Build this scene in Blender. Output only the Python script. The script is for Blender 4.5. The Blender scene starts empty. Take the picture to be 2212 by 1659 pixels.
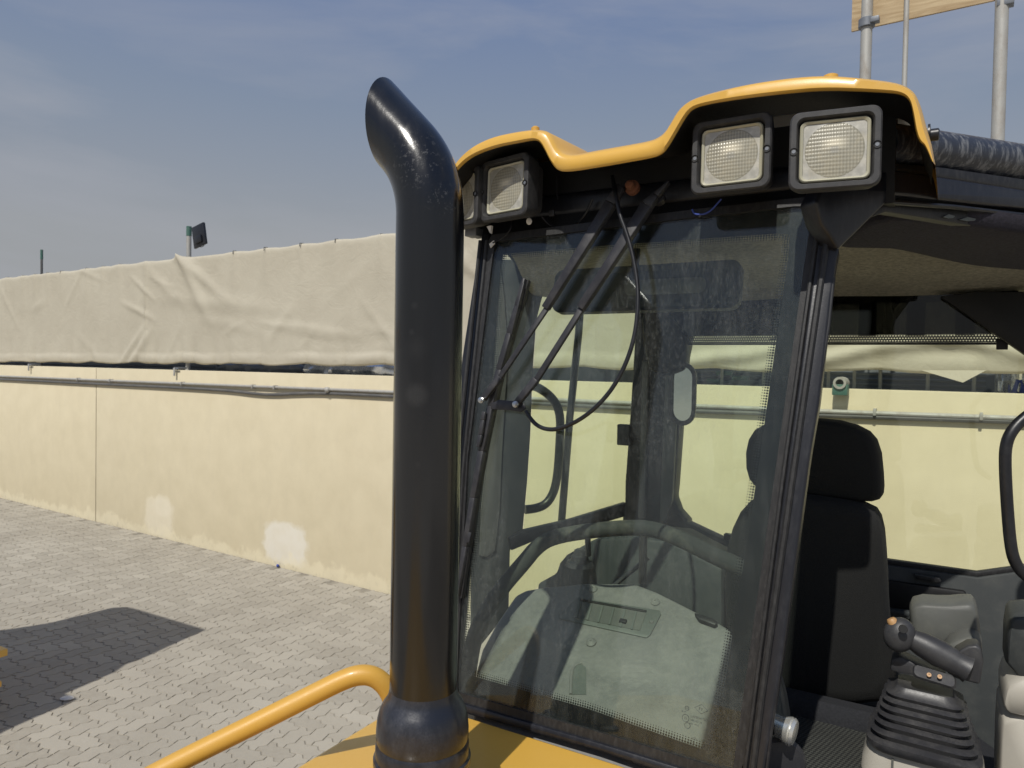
import bpy, bmesh, math, random
from mathutils import Vector as V, Matrix
random.seed(11)
R_ = math.radians
SC = bpy.context.scene
COL = SC.collection

# ------------------------------------------------------------------ camera, world, sun
CAMZ = 2.5
PITCH, ROLL = R_(1.3), R_(1.0)
FPX = 1560.0                                   # focal length for a 2212 px wide picture
C0 = V((0, 0, CAMZ))
_F = V((0, math.cos(PITCH), -math.sin(PITCH)))
_U0 = V((0, math.sin(PITCH), math.cos(PITCH)))
_R0 = V((1, 0, 0))
CR = _R0*math.cos(ROLL) + _U0*math.sin(ROLL)
CU = _U0*math.cos(ROLL) - _R0*math.sin(ROLL)
cd = bpy.data.cameras.new('camera')
cam = bpy.data.objects.new('camera', cd); COL.objects.link(cam)
cam.matrix_world = Matrix(((CR.x, CU.x, -_F.x, 0), (CR.y, CU.y, -_F.y, 0), (CR.z, CU.z, -_F.z, CAMZ), (0, 0, 0, 1)))
cd.sensor_width = 36; cd.lens = FPX/2212*36
cd.clip_start = 0.02; cd.clip_end = 2000
cd.dof.use_dof = True; cd.dof.focus_distance = 1.75; cd.dof.aperture_fstop = 9.5
SC.camera = cam

SUN_EL = R_(52)
SH = V((0.449, 0.893, 0)).normalized()         # horizontal travel of the light
world = bpy.data.worlds.new('World'); SC.world = world; world.use_nodes = True
nt = world.node_tree; nt.nodes.clear()
N = nt.nodes.new; Lk = nt.links.new
sky = N('ShaderNodeTexSky'); sky.sky_type = 'NISHITA'; sky.sun_disc = False
sky.sun_elevation = SUN_EL; sky.sun_rotation = math.atan2(-SH.x, -SH.y)
sky.altitude = 10; sky.air_density = 1.0; sky.dust_density = 1.8; sky.ozone_density = 2.0
tc = N('ShaderNodeTexCoord'); mp = N('ShaderNodeMapping'); mp.inputs['Scale'].default_value = (1.0, 1.0, 4.5)
mp.inputs['Rotation'].default_value = (0.0, R_(-16), R_(20))
no = N('ShaderNodeTexNoise'); no.inputs['Scale'].default_value = 1.7; no.inputs['Detail'].default_value = 7; no.inputs['Roughness'].default_value = .55
no.inputs['Distortion'].default_value = .35
rp = N('ShaderNodeValToRGB'); rp.color_ramp.elements[0].position = .47; rp.color_ramp.elements[1].position = .78
rp.color_ramp.elements[1].color = (.75, .75, .75, 1)
mx = N('ShaderNodeMix'); mx.data_type = 'RGBA'
hz = N('ShaderNodeMix'); hz.data_type = 'RGBA'
sp = N('ShaderNodeSeparateXYZ'); mr = N('ShaderNodeMapRange')
mr.inputs['From Min'].default_value = 0.0; mr.inputs['From Max'].default_value = .60
mr.inputs['To Min'].default_value = .95; mr.inputs['To Max'].default_value = 0.78
bg = N('ShaderNodeBackground'); out = N('ShaderNodeOutputWorld')
Lk(tc.outputs['Generated'], mp.inputs['Vector']); Lk(mp.outputs[0], no.inputs['Vector'])
Lk(no.outputs['Fac'], rp.inputs[0]); Lk(tc.outputs['Generated'], sp.inputs[0]); Lk(sp.outputs['Z'], mr.inputs['Value'])
Lk(mr.outputs[0], hz.inputs['Factor']); Lk(sky.outputs[0], hz.inputs['A']); gr = N('ShaderNodeValToRGB'); el = gr.color_ramp.elements
el[0].position = 0.0; el[0].color = (.335, .335, .335, 1); el[1].position = 1.0; el[1].color = (.105, .18, .37, 1)
for p_, c_ in ((.16, (.330, .338, .348)), (.32, (.235, .282, .365)), (.47, (.160, .222, .385))):
    e_ = el.new(p_); e_.color = (*c_, 1)
sc10 = N('ShaderNodeVectorMath'); sc10.operation = 'SCALE'; sc10.inputs['Scale'].default_value = 10.0
Lk(sp.outputs['Z'], gr.inputs[0]); Lk(gr.outputs[0], sc10.inputs[0]); Lk(sc10.outputs[0], hz.inputs['B'])
Lk(rp.outputs[0], mx.inputs['Factor']); Lk(hz.outputs['Result'], mx.inputs['A']); mx.inputs['B'].default_value = (3.7, 3.85, 4.3, 1)
Lk(mx.outputs['Result'], bg.inputs[0]); bg.inputs[1].default_value = 0.10
Lk(bg.outputs[0], out.inputs[0])

sl = bpy.data.lights.new('sun', 'SUN'); sl.energy = 3.8; sl.angle = R_(0.53); sl.color = (1.0, .96, .885)
so = bpy.data.objects.new('sun', sl); COL.objects.link(so)
sdir = V((SH.x*math.cos(SUN_EL), SH.y*math.cos(SUN_EL), -math.sin(SUN_EL)))
so.rotation_euler = sdir.to_track_quat('-Z', 'Y').to_euler(); so.location = (-4, -8, 12)
SC.view_settings.view_transform = 'Standard'; SC.view_settings.look = 'None'
SC.view_settings.exposure = 0.0; SC.view_settings.gamma = 1.0
SC.view_settings.use_curve_mapping = False
SC.render.engine = 'CYCLES'
SC.cycles.max_bounces = 10; SC.cycles.transparent_max_bounces = 16
SC.cycles.use_denoising = True
SC.cycles.sample_clamp_indirect = 6

# ------------------------------------------------------------------ measuring the photograph
def ray(px, py): return _F*FPX + CR*(px-1106) + CU*(829.5-py)
def hit(px, py, p, n):
    d = ray(px, py); return C0 + d*((p-C0).dot(n)/d.dot(n))
_a = R_(120.7)
EU = V((math.sin(_a), math.cos(_a), 0))        # machine's right
EV = V((-EU.y, EU.x, 0))                       # machine's rear
UP = V((0, 0, 1))
def W(u, v, z): return EU*u + EV*v + UP*(z+CAMZ)
def onv(px, py, v): return hit(px, py, W(0, v, 0), EV)
def onz(px, py, z): return hit(px, py, V((0, 0, z)), UP)
def ony(px, py, y): return hit(px, py, V((0, y, 0)), V((0, 1, 0)))
def uvz(p): return (p.dot(EU), p.dot(EV), p.z-CAMZ)

# ------------------------------------------------------------------ mesh helpers
class MB:
    def __init__(s): s.v = []; s.f = []
    def add(s, vs, fs):
        o = len(s.v); s.v += [V(x) for x in vs]; s.f += [[i+o for i in f] for f in fs]; return s
    def prism(s, pts, ext):
        n = len(pts); e = V(ext)
        vs = [V(p) for p in pts]+[V(p)+e for p in pts]
        fs = [list(range(n))[::-1], [i+n for i in range(n)]]
        fs += [[i, (i+1) % n, (i+1) % n+n, i+n] for i in range(n)]
        return s.add(vs, fs)
    def box(s, c, ax, ay, az):
        c = V(c); ax = V(ax); ay = V(ay); az = V(az)
        return s.prism([c-ax-ay-az, c+ax-ay-az, c+ax+ay-az, c-ax+ay-az], az*2)
    def loft(s, loops, closed=True, cap0=False, cap1=False):
        n = len(loops[0]); vs = [p for l in loops for p in l]; fs = []
        for k in range(len(loops)-1):
            for i in range(n if closed else n-1):
                j = (i+1) % n
                fs.append([k*n+i, k*n+j, (k+1)*n+j, (k+1)*n+i])
        if cap0: fs.append(list(range(n))[::-1])
        if cap1: fs.append([(len(loops)-1)*n+i for i in range(n)])
        return s.add(vs, fs)
    def tube(s, pts, r, seg=14, cap=True, sx=1.0):
        pts = [V(p) for p in pts]; loops = []
        t0 = (pts[1]-pts[0]).normalized()
        a = UP if abs(t0.dot(UP)) < .9 else V((1, 0, 0))
        nx = t0.cross(a).normalized()
        for i, p in enumerate(pts):
            t = (pts[min(i+1, len(pts)-1)]-pts[max(i-1, 0)]).normalized()
            nx = (nx-t*nx.dot(t)).normalized(); ny = t.cross(nx)
            rr = r[i] if isinstance(r, (list, tuple)) else r
            loops.append([p+nx*math.cos(2*math.pi*k/seg)*rr*sx+ny*math.sin(2*math.pi*k/seg)*rr for k in range(seg)])
        return s.loft(loops, True, cap, cap)
    def lathe(s, prof, c, ax=UP, seg=40, cap0=False, cap1=False):
        c = V(c); ax = V(ax).normalized(); a = UP if abs(ax.z) < .9 else V((1, 0, 0))
        x = ax.cross(a).normalized(); y = ax.cross(x)
        loops = [[c+ax*h+(x*math.cos(2*math.pi*k/seg)+y*math.sin(2*math.pi*k/seg))*r for k in range(seg)] for r, h in prof]
        return s.loft(loops, True, cap0, cap1)
    def ball(s, c, r, ax=(1, 0, 0), ay=(0, 1, 0), az=(0, 0, 1), seg=20):
        c = V(c); ax = V(ax); ay = V(ay); az = V(az); loops = []
        for i in range(seg//2+1):
            th = math.pi*i/(seg//2); rr = max(math.sin(th), 1e-3)
            loops.append([c+(ax*math.cos(2*math.pi*k/seg)*rr+ay*math.sin(2*math.pi*k/seg)*rr+az*math.cos(th))*r for k in range(seg)])
        return s.loft(loops, True, True, True)
    def build(s, name, mat, parent=None, bevel=0, bseg=2, ang=32, kind=None, label=None, smooth=True):
        bm = bmesh.new(); vv = [bm.verts.new(v) for v in s.v]
        for f in s.f:
            try: bm.faces.new([vv[i] for i in f])
            except ValueError: pass
        bmesh.ops.remove_doubles(bm, verts=bm.verts, dist=1e-5)
        bmesh.ops.recalc_face_normals(bm, faces=bm.faces)
        if bevel:
            es = [e for e in bm.edges if len(e.link_faces) == 2 and e.calc_face_angle(0) > R_(25)]
            bmesh.ops.bevel(bm, geom=es, offset=bevel, segments=bseg, affect='EDGES', profile=.5, clamp_overlap=True)
        if smooth:
            for f in bm.faces: f.smooth = True
            for e in bm.edges:
                if len(e.link_faces) == 2 and e.calc_face_angle(0) > R_(ang): e.smooth = False
        me = bpy.data.meshes.new(name); bm.to_mesh(me); bm.free()
        me.materials.append(mat)
        return link(name, me, parent, kind, label)

def link(name, me, parent=None, kind=None, label=None):
    o = bpy.data.objects.new(name, me); COL.objects.link(o)
    if parent is not None:
        o.parent = parent; o.matrix_parent_inverse = world_of(parent).inverted()
    if kind: o['kind'] = kind
    if label: o['label'] = label
    return o
def world_of(o):
    m = o.matrix_basis.copy()
    if o.parent is not None: m = world_of(o.parent) @ o.matrix_parent_inverse @ m
    return m
def thing(name, label, cat, loc=(0, 0, 0), group=None):
    o = bpy.data.objects.new(name, None); COL.objects.link(o); o.location = loc; o.empty_display_size = .1
    return tag(o, label, cat, group)
def tag(o, label, cat, group=None):
    o['label'] = label; o['category'] = cat
    if group: o['group'] = group
    return o
def chaikin(pts, n=1, closed=False):
    for _ in range(n):
        q = []
        m = len(pts)
        if not closed: q.append(pts[0])
        for i in range(m if closed else m-1):
            a, b = pts[i], pts[(i+1) % m]
            q += [a*.75+b*.25, a*.25+b*.75]
        if not closed: q.append(pts[-1])
        pts = q
    return pts
def rrect(c, x, y, w, h, r, k=5):
    c = V(c); x = V(x); y = V(y); o = []
    for sx, sy, a0 in ((1, 1, 0), (-1, 1, 90), (-1, -1, 180), (1, -1, 270)):
        for i in range(k+1):
            a = R_(a0+90*i/k)
            o.append(c+x*(sx*(w/2-r)+r*math.cos(a))+y*(sy*(h/2-r)+r*math.sin(a)))
    return o

# ------------------------------------------------------------------ materials
class Mat:
    def __init__(s, name):
        s.m = bpy.data.materials.new(name); s.m.use_nodes = True; s.t = s.m.node_tree
        s.p = s.t.nodes['Principled BSDF']; s.o = s.t.nodes['Material Output']
    def n(s, ty, **k):
        x = s.t.nodes.new(ty)
        for a, b in k.items(): setattr(x, a, b)
        return x
    def l(s, a, b): s.t.links.new(a, b)
    def coord(s, scale=(1, 1, 1)):
        t = s.n('ShaderNodeTexCoord'); m = s.n('ShaderNodeMapping'); m.inputs['Scale'].default_value = scale
        s.l(t.outputs['Object'], m.inputs['Vector']); return m.outputs[0]
    def noise(s, scale, detail=5, rough=.55, vec=None, dist=0):
        x = s.n('ShaderNodeTexNoise'); x.inputs['Scale'].default_value = scale; x.inputs['Detail'].default_value = detail
        x.inputs['Roughness'].default_value = rough; x.inputs['Distortion'].default_value = dist
        s.l(vec if vec is not None else s.coord(), x.inputs['Vector']); return x.outputs['Fac']
    def ramp(s, v, a, b, ca=0, cb=1):
        x = s.n('ShaderNodeMapRange'); x.inputs['From Min'].default_value = a; x.inputs['From Max'].default_value = b
        x.inputs['To Min'].default_value = ca; x.inputs['To Max'].default_value = cb; s.l(v, x.inputs['Value']); return x.outputs[0]
    def mix(s, f, a, b):
        x = s.n('ShaderNodeMix', data_type='RGBA')
        for k, v in (('Factor', f), ('A', a), ('B', b)):
            if isinstance(v, (int, float)): x.inputs[k].default_value = v
            elif isinstance(v, tuple): x.inputs[k].default_value = v if len(v) == 4 else (*v, 1)
            else: s.l(v, x.inputs[k])
        return x.outputs['Result']
    def math(s, op, a, b=0.0, c=None):
        x = s.n('ShaderNodeMath', operation=op)
        for i, v in enumerate((a, b, c)):
            if v is None: continue
            if isinstance(v, (int, float)): x.inputs[i].default_value = v
            else: s.l(v, x.inputs[i])
        return x.outputs[0]
    def bump(s, h, strength=.3, dist=.01):
        x = s.n('ShaderNodeBump'); x.inputs['Strength'].default_value = strength; x.inputs['Distance'].default_value = dist
        s.l(h, x.inputs['Height']); s.l(x.outputs[0], s.p.inputs['Normal']); return x
    def base(s, c):
        if isinstance(c, tuple): s.p.inputs['Base Color'].default_value = (*c, 1)
        else: s.l(c, s.p.inputs['Base Color'])
    def rough(s, r):
        if isinstance(r, (int, float)): s.p.inputs['Roughness'].default_value = r
        else: s.l(r, s.p.inputs['Roughness'])

def dusty(name, col, rough=.45, dust=.25, dcol=(.30, .27, .22), dscale=9, metal=0, coat=0, bs=.12, bscale=260, drange=(.45, .75), streak=1.0):
    """paint or plastic with a patchy film of dust and a fine grain"""
    m = Mat(name)
    vec = m.coord((1, 1, streak))
    n1 = m.noise(dscale, 8, .68, vec); n2 = m.noise(dscale*14, 4, .6)
    d = m.math('MULTIPLY', m.ramp(n1, *drange), m.ramp(n2, .3, .7, .35, 1))
    d = m.math('MULTIPLY', d, dust)
    m.base(m.mix(d, col, dcol))
    m.rough(m.math('ADD', m.math('MULTIPLY', d, .5), m.ramp(n2, .2, .8, rough*.85, rough*1.15)))
    m.p.inputs['Metallic'].default_value = metal; m.p.inputs['Coat Weight'].default_value = coat
    m.p.inputs['Coat Roughness'].default_value = .12
    if bs: m.bump(m.noise(bscale, 3), bs, .001)
    return m.m

M = {}
M['yellow'] = dusty('yellow_paint', (.66, .385, .066), .34, .30, (.62, .45, .22), 5, coat=.35, bs=.10, bscale=420, drange=(.5, .8))
M['rail_yellow'] = dusty('rail_paint', (.58, .325, .052), .42, .25, (.55, .38, .16), 7, coat=.15, bs=.22, bscale=600)
M['black'] = dusty('black_paint', (.008, .0085, .011), .38, .10, (.2, .2, .2), 30, bs=.12, bscale=300)
M['black_dusty'] = dusty('black_paint_dusty', (.009, .010, .0145), .36, .13, (.17, .17, .18), 70, bs=.2, bscale=300, drange=(.48, .75), streak=.3)
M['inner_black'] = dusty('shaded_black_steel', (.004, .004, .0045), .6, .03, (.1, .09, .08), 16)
M['rubber'] = dusty('rubber_seal', (.010, .010, .011), .5, .20, (.20, .195, .19), 150, bs=.3, bscale=260, drange=(.45, .8), streak=.25)
M['housing'] = dusty('lamp_housing_plastic', (.030, .030, .032), .6, .22, (.25, .24, .22), 30, bs=.45, bscale=700)
M['wiper'] = dusty('wiper_steel', (.020, .020, .024), .40, .25, (.2, .19, .18), 25, bs=.08)
M['steel'] = dusty('bright_steel', (.55, .55, .54), .28, .3, (.3, .26, .2), 50, metal=1)
M['rust'] = dusty('rusty_bolt', (.16, .06, .03), .8, .5, (.30, .15, .08), 60, bs=.8, bscale=400)
M['gal'] = dusty('galvanised_tube', (.40, .395, .37), .55, .8, (.22, .17, .13), 14, metal=.2, bs=.25, bscale=60, streak=.4)
M['dash'] = None
M['trim'] = dusty('dark_green_grey_trim', (.036, .041, .042), .6, .3, (.16, .16, .14), 12, bs=.3, bscale=500)
M['trim2'] = dusty('grey_rail_foam', (.030, .032, .031), .8, .5, (.30, .28, .22), 6, bs=.5, bscale=300, drange=(.5, .7))
M['trim3'] = dusty('mid_grey_vent_plastic', (.10, .11, .10), .5, .3, (.25, .25, .22), 12, bs=.3, bscale=500)
M['plastic'] = dusty('charcoal_lever_plastic', (.030, .030, .033), .42, .2, (.2, .2, .18), 22, bs=.3, bscale=800)
M['bellows'] = dusty('bellows_rubber', (.026, .026, .029), .42, .3, (.2, .19, .17), 16, bs=.15, bscale=300)
M['cream'] = dusty('cream_console_plastic', (.42, .395, .34), .5, .25, (.3, .27, .2), 12, bs=.3, bscale=600)
M['pad'] = dusty('grey_arm_pad', (.095, .098, .090), .5, .3, (.25, .25, .2), 10, bs=.25, bscale=400)
M['orange'] = dusty('orange_button', (.42, .24, .10), .5, .1)
M['green'] = dusty('green_painted_steel', (.045, .125, .10), .5, .2)
M['cable'] = dusty('grey_cable', (.09, .09, .09), .6, .4, (.35, .32, .28), 6)
M['dark_steel'] = dusty('dark_steel', (.17, .185, .21), .5, .5, (.3, .3, .3), 8, metal=.3)
M['foil'] = dusty('silver_foil', (.75, .76, .78), .25, .2, (.5, .5, .5), 14, metal=.9, bs=1.0, bscale=22)
M['blue'] = dusty('blue_plastic', (.03, .06, .30), .5, .2)
M['red'] = dusty('orange_red_tape', (.5, .16, .10), .5, .2)
M['tyre'] = dusty('tyre_rubber', (.02, .02, .02), .8, .5)
M['white'] = dusty('white_plastic', (.72, .70, .66), .5, .3, (.4, .36, .3), 40)
M['reflector'] = dusty('bright_reflector', (.80, .79, .74), .22, .3, (.5, .46, .35), 30, metal=.75)
M['lensframe'] = dusty('cream_lens_frame', (.40, .385, .29), .35, .3, (.45, .38, .22), 30, coat=.4)
M['beige_lining'] = None

def mk_fabric(name, col, col2, scale=240, check=False, rough=.9):
    m = Mat(name); n1 = m.noise(scale, 4, .7); n2 = m.noise(5, 4)
    c = m.mix(m.ramp(n1, .35, .65), col, col2)
    if check:
        ch = m.n('ShaderNodeTexChecker'); ch.inputs['Scale'].default_value = 130
        m.l(m.coord(), ch.inputs['Vector']); ch.inputs['Color1'].default_value = (*col, 1); ch.inputs['Color2'].default_value = (*col2, 1)
        c = m.mix(m.ramp(n1, .4, .7), ch.outputs['Color'], (*col, 1))
    m.base(m.mix(m.ramp(n2, .3, .7, 0, .35), c, tuple(x*.5 for x in col)))
    m.rough(rough); m.bump(n1, .7, .002); m.p.inputs['Sheen Weight'].default_value = .0
    return m.m
M['seat'] = mk_fabric('seat_cloth', (.0042, .0045, .0042), (.012, .0125, .0115), 330)
M['seat_check'] = mk_fabric('seat_houndstooth', (.008, .0085, .008), (.07, .074, .062), 420, True)
M['headliner'] = mk_fabric('headliner_felt', (.33, .305, .225), (.17, .155, .115), 75)
M['headliner_dark'] = mk_fabric('headliner_felt_dark', (.030, .027, .042), (.012, .011, .016), 120)
M['carpet'] = mk_fabric('floor_carpet', (.007, .008, .011), (.017, .018, .022), 150)

m = Mat('grey_dash_plastic'); n1 = m.noise(6.5, 6, .6, None, .5); n2 = m.noise(60, 6, .7); n3 = m.noise(520, 3)
c = m.mix(m.ramp(n1, .35, .68), (.135, .135, .13), (.20, .195, .185)); c = m.mix(m.ramp(n2, .45, .75, 0, .45), c, (.26, .25, .23))
m.base(c); m.rough(.62); m.bump(m.math('ADD', m.math('MULTIPLY', n3, .06), m.math('MULTIPLY', n1, 2.0)), .5, .010)
M['dash'] = m.m
# exhaust paint
m = Mat('exhaust_black_paint')
n1 = m.noise(7, 6, .6, m.coord((1, 1, .25))); n2 = m.noise(320, 3); n3 = m.noise(110, 7, .75)
g = m.n('ShaderNodeNewGeometry')
def blob(m, p, r, soft=.5):
    d = m.n('ShaderNodeVectorMath', operation='DISTANCE'); m.l(m.coord(), d.inputs[0]); d.inputs[1].default_value = p
    return m.ramp(d.outputs['Value'], r*(1-soft), r*(1+soft), 1, 0)
def stackpt(px, py): return ony(px, py, 1.36)
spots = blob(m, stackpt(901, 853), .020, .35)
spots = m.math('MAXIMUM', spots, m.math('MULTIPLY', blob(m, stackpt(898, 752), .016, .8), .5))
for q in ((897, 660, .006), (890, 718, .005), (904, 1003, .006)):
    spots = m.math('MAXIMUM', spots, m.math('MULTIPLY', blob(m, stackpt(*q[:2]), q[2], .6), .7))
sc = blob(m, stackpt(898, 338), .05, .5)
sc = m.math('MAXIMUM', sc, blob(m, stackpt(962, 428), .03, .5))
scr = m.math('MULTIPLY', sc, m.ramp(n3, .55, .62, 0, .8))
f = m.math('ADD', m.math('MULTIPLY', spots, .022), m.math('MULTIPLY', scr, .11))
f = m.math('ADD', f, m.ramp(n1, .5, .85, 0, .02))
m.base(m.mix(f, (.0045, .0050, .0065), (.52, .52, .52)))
m.rough(m.math('ADD', m.math('ADD', m.ramp(n1, .3, .7, .11, .18), m.ramp(m.noise(30, 5, .6, m.coord((1, 1, .04))), .45, .7, 0, .16)), m.math('MULTIPLY', f, 1.2))); m.bump(m.math('ADD', n2, m.math('MULTIPLY', m.noise(38, 4), .5)), .10, .0012)
m.p.inputs['Coat Weight'].default_value = .3; m.p.inputs['Coat Roughness'].default_value = .15
M['stack'] = m.m

# lamp lens: fluted glass over a round reflector (local x, z)
m = Mat('fluted_lens_glass')
t = m.n('ShaderNodeTexCoord'); s_ = m.n('ShaderNodeSeparateXYZ'); m.l(t.outputs['Object'], s_.inputs[0])
X, Z = s_.outputs['X'], s_.outputs['Z']
rad = m.math('SQRT', m.math('ADD', m.math('POWER', X, 2), m.math('POWER', Z, 2)))
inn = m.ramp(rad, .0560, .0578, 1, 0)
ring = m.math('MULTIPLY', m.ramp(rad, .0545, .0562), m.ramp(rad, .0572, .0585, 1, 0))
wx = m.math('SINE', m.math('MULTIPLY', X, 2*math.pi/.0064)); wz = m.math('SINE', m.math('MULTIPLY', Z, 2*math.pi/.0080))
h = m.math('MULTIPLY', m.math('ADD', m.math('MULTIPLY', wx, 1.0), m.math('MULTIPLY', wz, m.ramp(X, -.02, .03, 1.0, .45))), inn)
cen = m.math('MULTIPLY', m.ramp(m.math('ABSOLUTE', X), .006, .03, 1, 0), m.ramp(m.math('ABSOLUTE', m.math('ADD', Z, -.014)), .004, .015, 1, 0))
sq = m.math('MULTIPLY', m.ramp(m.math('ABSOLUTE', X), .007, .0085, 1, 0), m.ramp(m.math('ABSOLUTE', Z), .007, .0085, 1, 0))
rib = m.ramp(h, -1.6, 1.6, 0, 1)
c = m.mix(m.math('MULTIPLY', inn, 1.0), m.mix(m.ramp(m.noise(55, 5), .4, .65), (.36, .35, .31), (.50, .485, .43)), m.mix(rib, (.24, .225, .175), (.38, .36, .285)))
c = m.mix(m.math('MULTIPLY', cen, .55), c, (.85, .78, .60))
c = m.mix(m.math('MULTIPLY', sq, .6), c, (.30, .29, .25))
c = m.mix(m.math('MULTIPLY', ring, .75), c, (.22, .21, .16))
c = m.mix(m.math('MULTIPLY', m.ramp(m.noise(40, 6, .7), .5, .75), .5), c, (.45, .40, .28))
m.base(c); m.rough(.3); m.p.inputs['Metallic'].default_value = .05
m.p.inputs['Coat Weight'].default_value = .6; m.p.inputs['Coat Roughness'].default_value = .06
m.bump(h, .35, .0010)
M['lens'] = m.m

def glass_mat(name, tint, dust=.10, dcol=(.40, .39, .35), dark=None, dscale=5, fres=1.45):
    m = Mat(name); m.t.nodes.remove(m.p)
    tr = m.n('ShaderNodeBsdfTransparent'); tr.inputs[0].default_value = (*tint, 1)
    gl = m.n('ShaderNodeBsdfGlossy'); gl.inputs['Roughness'].default_value = .015; gl.inputs[0].default_value = (.95, .97, 1, 1)
    g_ = m.n('ShaderNodeNewGeometry'); dt_ = m.n('ShaderNodeVectorMath', operation='DOT_PRODUCT')
    m.l(g_.outputs['Incoming'], dt_.inputs[0]); m.l(g_.outputs['Normal'], dt_.inputs[1])
    f0 = ((fres-1)/(fres+1))**2
    sch = m.math('ADD', m.math('MULTIPLY', m.math('POWER', m.math('SUBTRACT', 1.0, m.math('ABSOLUTE', dt_.outputs['Value'])), 5.0), 1-f0), f0)
    mx = m.n('ShaderNodeMixShader'); m.l(sch, mx.inputs[0]); m.l(tr.outputs[0], mx.inputs[1]); m.l(gl.outputs[0], mx.inputs[2])
    df = m.n('ShaderNodeBsdfDiffuse'); df.inputs[0].default_value = (*dcol, 1)
    a = m.ramp(m.noise(dscale, 6, .6), .35, .75, .25, 1); b = m.ramp(m.noise(dscale*24, 6, .75), .48, .72, .25, 1.0)
    c = m.math('MULTIPLY', m.ramp(m.noise(dscale*22, 8, .85, m.coord((1.6, .8, .7))), .52, .64, 0, 1.8), m.ramp(m.noise(dscale*.5, 3, .5), .42, .6))
    d = m.math('MULTIPLY', m.math('ADD', m.math('ADD', m.math('MULTIPLY', a, b), c), m.ramp(m.noise(dscale*8, 5, .6, m.coord((1, 1, .07))), .5, .75, 0, .6)), dust)
    m2 = m.n('ShaderNodeMixShader'); m.l(d, m2.inputs[0]); m.l(mx.outputs[0], m2.inputs[1]); m.l(df.outputs[0], m2.inputs[2])
    m.l(m2.outputs[0], m.o.inputs[0]); return m.m
M['windshield'] = glass_mat('windshield_glass', (.93, .972, .925), .045, (.42, .43, .43))
M['glass'] = glass_mat('tinted_side_glass', (.968, .995, .918), .008)
M['dark_glass'] = glass_mat('smoked_film_glass', (.10, .10, .095), .02)
m = Mat('mirror_glass'); m.base((.50, .53, .50)); m.rough(.10); m.p.inputs['Metallic'].default_value = 1; M['mirror'] = m.m
m = Mat('printed_black_border'); m.base(m.mix(m.math('MULTIPLY', m.ramp(m.noise(9, 7, .7), .45, .8), .5), (.006, .0065, .009), (.035, .035, .035))); m.rough(.4); m.p.inputs['Specular IOR Level'].default_value = .15; M['frit'] = m.m
m = Mat('etched_marking'); m.base((.03, .035, .035)); m.rough(.6); M['etch'] = m.m

# perforated strip
m = Mat('perforated_film'); s_ = m.n('ShaderNodeSeparateXYZ'); m.l(m.coord(), s_.inputs[0])
uu = m.n('ShaderNodeVectorMath', operation='DOT_PRODUCT'); m.l(m.coord(), uu.inputs[0]); uu.inputs[1].default_value = EU
P_ = .0088
row = m.math('MULTIPLY', s_.outputs['Z'], 1/P_)
odd = m.math('MULTIPLY', m.math('MODULO', m.math('FLOOR', row), 2.0), .5)
fu = m.math('SUBTRACT', m.math('FRACT', m.math('ADD', m.math('MULTIPLY', uu.outputs['Value'], 1/P_), odd)), .5)
fz = m.math('SUBTRACT', m.math('FRACT', row), .5)
dd = m.math('SQRT', m.math('ADD', m.math('POWER', fu, 2), m.math('POWER', fz, 2)))
m.base((.03, .03, .03)); m.l(m.math('GREATER_THAN', dd, .27), m.p.inputs['Alpha']); M['perf'] = m.m

# wall geometry
WD = V((-2406, 1560, 0)).normalized(); WN = V((WD.y, -WD.x, 0))
if WN.y > 0: WN = -WN                           # faces the camera
WP = onz(840, 1283, 0.0)
def onw(px, py, back=0.0): return hit(px, py, WP-WN*back, WN)
def ws(p): return (p-WP).dot(WD)
def wpt(s, z, back=0.0): return WP+WD*s-WN*back+UP*z
WALL_H = .5*(onw(0, 789).z+onw(840, 812).z)

# wall render
m = Mat('cream_wall_render')
sdt = m.n('ShaderNodeVectorMath', operation='DOT_PRODUCT'); m.l(m.coord(), sdt.inputs[0]); sdt.inputs[1].default_value = WD
S = m.math('SUBTRACT', sdt.outputs['Value'], WP.dot(WD)); zz = m.n('ShaderNodeSeparateXYZ'); m.l(m.coord(), zz.inputs[0]); Zc = zz.outputs['Z']
nn = m.noise(3.2, 5, .6); nf = m.noise(7.5, 5, .55); ng = m.noise(180, 3)
cb = m.mix(m.ramp(nn, .3, .7), (.595, .525, .365), (.650, .578, .410))
cb = m.mix(m.math('MULTIPLY', m.ramp(m.noise(9, 6, .7, m.coord((1, 1, .25))), .52, .8), .18), cb, (.50, .44, .33))
def patch(px, py, w, h, strength, col, cb):
    p = onw(px, py); s0 = ws(p)
    dx = m.math('MULTIPLY', m.math('ABSOLUTE', m.math('SUBTRACT', S, s0)), 1/w); dz = m.math('MULTIPLY', m.math('ABSOLUTE', m.math('SUBTRACT', Zc, p.z)), 1/h)
    q = m.math('ADD', m.math('POWER', m.math('ADD', m.math('POWER', dx, 3.2), m.math('POWER', dz, 3.2)), 1/3.2), m.ramp(nf, 0, 1, -.30, .30))
    return m.mix(m.math('MULTIPLY', m.math('MULTIPLY', m.ramp(q, .84, 1.04, 1, 0), m.ramp(nf, .25, .6, .72, 1)), strength), cb, col)
cb = patch(343, 1117, .36, .30, .55, (.79, .735, .60), cb)
cb = patch(615, 1175, .42, .27, .68, (.80, .78, .72), cb)
cb = patch(352, 1092, .20, .16, .35, (.79, .735, .60), cb)
dS = m.ramp(m.noise(5, 5, .6, m.coord((1, 1, .8))), .3, .7, .02, .24)
band = m.ramp(m.math('SUBTRACT', Zc, dS), -.05, .03, 1, 0)
cb = m.mix(m.math('MULTIPLY', band, .55), cb, (.80, .73, .54))
dirt = m.math('MULTIPLY', m.ramp(m.noise(16, 6, .75, m.coord((1, 1, .6))), .54, .72), m.ramp(Zc, .01, .12, .7, 0))
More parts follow.
